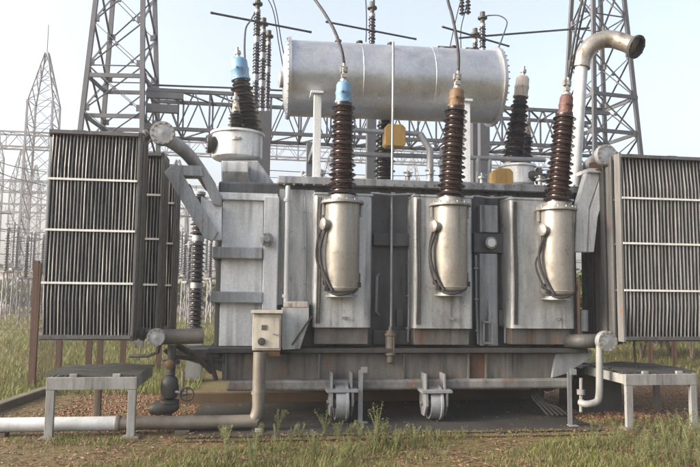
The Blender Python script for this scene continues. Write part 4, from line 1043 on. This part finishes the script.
sl = 'green leafy shrub behind the fence at right, seen below and beside the right radiator'
for i, (px, Y, h, r) in enumerate(((582, 16, 2.7, 1.1), (604, 17, 2.4, 1.1), (640, 15.5, 2.1, 1.2), (668, 16.5, 2.2, 1.2), (690, 15, 1.9, 1.1), (715, 16, 2.4, 1.2), (655, 19, 2.6, 1.4), (568, 20, 2.5, 1.2))):
    shrub(P(px, 300, Y).x, Y, h, r, sl, 1500, .085, 20 + i)
sl2 = 'low hazy shrub at the far edge of the field behind the left radiator'
for i, (px, Y, h, r) in enumerate(((-20, 44, 2.0, 2.5), (8, 46, 2.2, 2.6), (30, 45, 1.8, 2.4), (60, 46, 2.0, 2.6), (95, 42, 2.0, 2.4), (130, 44, 2.2, 2.4), (172, 40, 2.2, 2.0), (200, 40, 2.2, 2.2), (212, 46, 2.2, 2.2))):
    shrub(P(px, 300, Y).x, Y, h, r, sl2, 700, .22, 50 + i, group='low shrubs at the far edge of the field')

# ------------------------------------------------------------------ ground cover
rng = random.Random(3)
GZ = ground_h


def on_plinth(x, y): return -.78 < x < 4.08 and 7.25 < y < 9.74


def blade(c, x, y, z, h, lean, w):
    a = rng.uniform(0, 6.283); b = rng.uniform(0, 6.283); dx, dy = cos(a) * w, sin(a) * w; lx, ly = cos(b) * lean * h, sin(b) * lean * h
    c.add([(x - dx, y - dy, z), (x + dx, y + dy, z), (x + dx * .7 + lx * .4, y + dy * .7 + ly * .4, z + h * .6), (x - dx * .7 + lx * .4, y - dy * .7 + ly * .4, z + h * .6), (x + lx, y + ly, z + h)], [(0, 1, 2, 3), (3, 2, 4)])


g = MB(); s_ = MB()
cnt = 0
while cnt < 42000:
    y = rng.uniform(5.5, 7.9); x = rng.uniform(-2.6 * y / 6 , 5.6 * y / 6)
    if on_plinth(x, y) and (y > 7.45 or rng.random() < .6): continue
    n_ = noise.noise(Vector((x * .8, y * 1.1, 2))) + .5 * noise.noise(Vector((x * 2.6, y * 2.6, 8)))
    th = .10 if y > 6.9 else -.18
    if -1.2 < x < 2.4 and y < 6.8: th -= .12
    if x > 3.6: th -= .15
    cnt += 1
    if n_ < th + .16 + rng.uniform(-.25, .25): continue
    t = g if rng.random() < .55 else s_
    blade(t, x, y, GZ(x, y) - .01, rng.uniform(.02, .075) * (1.4 if n_ > .3 else 1), rng.uniform(.2, .9), rng.uniform(.0025, .005))
# field behind and at the left
cnt = 0
while cnt < 42000:
    y = 9.5 + 30 * rng.random() ** 2; x = rng.uniform(-.42 * y - 1, -.03 * y - .6) if rng.random() < .62 else rng.uniform(.35 * y, .75 * y)
    if x > -.05 * y and y < 11.4: continue
    cnt += 1
    if y < 10.4 and x > -3.4: continue
    k = 1 + (y - 9) * .05
    t = g if rng.random() < .8 + .4 * noise.noise(Vector((x * .4, y * .4, 3))) else s_
    blade(t, x, y, 0, rng.uniform(.04, .14) * min(k, 1.5), rng.uniform(.2, .6), rng.uniform(.004, .008) * k)
tag(g.build('grass', M['grass']), 'short green grass growing in patches over the yard and field', 'grass', kind='stuff')
tag(s_.build('dry_grass', M['straw']), 'dry straw coloured grass mixed through the green grass', 'dry grass', kind='stuff')


def litter(c, x, y, z, s):
    a = rng.uniform(0, 6.283); ca, sa = cos(a) * s, sin(a) * s; k = rng.uniform(.35, .7); t1, t2 = rng.uniform(0, .5) * s, rng.uniform(-.2, .5) * s
    c.add([(x - ca, y - sa, z), (x + sa * k, y - ca * k, z + t1), (x + ca, y + sa, z + .003), (x - sa * k, y + ca * k, z + t2)], [(0, 1, 2), (0, 2, 3)])


l1 = MB(); l2 = MB()
for _ in range(70000):
    y = rng.uniform(5.5, 10.9); x = rng.uniform(-2.7 * y / 6, 5.7 * y / 6)
    if on_plinth(x, y):
        if rng.random() > .03 + max(0, .75 - (y - 7.2) * 3.0 + .5 * noise.noise(Vector((x * 3, y * 3, 1)))): continue
        z = .030
    else: z = GZ(x, y) + .004
    n_ = noise.noise(Vector((x * 1.3, y * 1.6, 12)))
    if y < 7.1 and n_ < -.22 + rng.uniform(-.3, .3): continue
    litter(l1 if rng.random() < .55 else l2, x, y, z, (.006 + .022 * rng.random() ** 2.4))
tag(l1.build('leaf_litter', M['litter']), 'reddish dry leaves and chips scattered over the ground', 'leaf litter', kind='stuff')
tag(l2.build('dark_leaf_litter', M['litter2']), 'dark brown dead leaves scattered over the ground', 'leaf litter', kind='stuff')
c = MB()
for _ in range(7000):
    x = rng.uniform(-.9, 4.2); y = 7.16 + abs(rng.gauss(0, .11)); z = .028 if y > 7.32 else .012
    s0 = rng.uniform(.004, .014); an = rng.uniform(0, 6.28); pts_ = [(x + s0 * cos(an + k * 2.1) * rng.uniform(.7, 1.2), y + s0 * sin(an + k * 2.1) * rng.uniform(.7, 1.2), z) for k in range(3)]
    c.add(pts_ + [(x, y, z + s0 * .7)], [(0, 1, 3), (1, 2, 3), (2, 0, 3)])
tag(c.build('soil_crumbs', M['ground']), 'brown soil crumbs washed over the front edge of the dark slab', 'soil', kind='stuff')
# brick coloured rubble below the platforms
c = MB()
for _ in range(5200):
    if rng.random() < .5: x, y = rng.uniform(-2.6, -.55), rng.uniform(7.8, 10.6)
    else: x, y = rng.uniform(4.0, 7.2), rng.uniform(7.8, 10.6)
    if on_plinth(x, y): continue
    s0 = rng.uniform(.007, .022); z = GZ(x, y); an = rng.uniform(0, 3)
    ca, sa = cos(an), sin(an); vs = []
    for zz in (-.3, .8):
        for a_, b_ in ((-1, -.7), (1, -.8), (.9, .7), (-.8, .9)):
            f = rng.uniform(.6, 1.1) * (1 if zz < 0 else .75); vs.append((x + (a_ * ca - b_ * sa) * s0 * f, y + (a_ * sa + b_ * ca) * s0 * f, z + zz * s0 * rng.uniform(.7, 1.1)))
    c.hexa(vs)
tag(c.build('rubble', M['brick']), 'small reddish stone chips lying under the platforms', 'gravel', kind='stuff')


# tall weeds along the front
def weed_mesh(seed, h):
    r_ = random.Random(seed); c = MB(); big = r_.choice((.75, .9, 1, 1.25)); stems = r_.randint(3, 9)
    for s in range(stems):
        a = r_.uniform(0, 6.28); ln = r_.uniform(.1, .5); hh = h * r_.uniform(.45, 1)
        pts = spline([(0, 0, -.02), (cos(a) * ln * hh * .3, sin(a) * ln * hh * .3, hh * .5), (cos(a) * ln * hh, sin(a) * ln * hh, hh)], 5)
        c.tube(pts, [.004 * (1 - .6 * i / (len(pts) - 1)) for i in range(len(pts))], 4, False)
        for i, p in enumerate(pts[2:]):
            for k in range(7 + (9 if i > 6 else 0)):
                b = r_.uniform(0, 6.28); L = r_.uniform(.012, .034) * big; d = Vector((cos(b), sin(b), r_.uniform(-.1, .9))).normalized(); w = d.cross(Vector((0, 0, 1))).normalized() * L * .3
                q = p + Vector((r_.uniform(-.012, .012), r_.uniform(-.012, .012), r_.uniform(-.03, .03))); c.add([q, q + d * L * .5 + w, q + d * L + Vector((0, 0, -.006)), q + d * L * .5 - w], [(0, 1, 2), (0, 2, 3)])
    return c


protos = []
weeds = [(278, 433, .36), (290, 446, .30), (262, 438, .22), (300, 440, .22), (325, 436, .42), (338, 441, .30), (350, 446, .34), (360, 440, .30), (378, 443, .50), (368, 450, .36), (386, 448, .34), (395, 455, .28), (414, 448, .30), (430, 441, .2),
         (437, 444, .22), (458, 440, .14), (463, 438, .18), (240, 446, .16), (222, 440, .22), (312, 455, .26), (330, 460, .24), (280, 458, .24), (255, 460, .2), (348, 462, .28),
         (615, 438, .3), (623, 446, .34), (634, 442, .30), (646, 446, .28), (655, 441, .34), (664, 447, .30), (672, 440, .42), (680, 444, .46), (688, 448, .46), (696, 442, .42), (640, 456, .26), (612, 452, .24), (668, 460, .24), (690, 460, .3),
         (598, 446, .2), (580, 448, .16), (560, 446, .14), (540, 450, .16), (705, 450, .4), (150, 448, .14), (60, 446, .13), (20, 450, .14), (100, 450, .12)]
wr = random.Random(11)
for _ in range(46): weeds.append((wr.uniform(205, 445), wr.uniform(443, 470), wr.uniform(.12, .30)))
for _ in range(30): weeds.append((wr.uniform(590, 712), wr.uniform(443, 470), wr.uniform(.14, .34)))
for _ in range(10): weeds.append((wr.uniform(445, 590), wr.uniform(446, 468), wr.uniform(.08, .16)))
for i, (px, py, h) in enumerate(weeds):
    q = G(px, py)
    if i < 16: o = weed_mesh(100 + i, .4).build('weed', M['weed']); protos.append(o)
    else: o = protos[i % 16].copy(); COL.objects.link(o)
    o.location = (q.x, q.y, GZ(q.x, q.y)); k = h / .4 * .85; o.scale = (k * .85, k * .85, k); o.rotation_euler = (rng.uniform(-.1, .1), rng.uniform(-.1, .1), rng.uniform(0, 6.28))
    side = 'in front of the wheels' if 200 < px < 480 else 'in front of the right platform' if px >= 480 else 'by the white ground pipe'
    tag(o, 'leafy pale green weed growing on the ground ' + side, 'weed', 'weeds ' + side)

# ------------------------------------------------------------------ air
hz = MB(); hz.bx(-150, 150, -40, 190, -1.2, 16.5)
ho = hz.build('haze', None); tag(ho, kind='stuff')
hm = bpy.data.materials.new('haze_air'); hm.use_nodes = True; hn = hm.node_tree
hn.nodes.remove(hn.nodes['Principled BSDF'])
pv = hn.nodes.new('ShaderNodeVolumePrincipled'); pv.inputs['Density'].default_value = .0020; pv.inputs['Color'].default_value = (.93, .95, 1, 1); pv.inputs['Anisotropy'].default_value = .2
hn.links.new(pv.outputs[0], hn.nodes['Material Output'].inputs['Volume'])
ho.data.materials.clear(); ho.data.materials.append(hm)
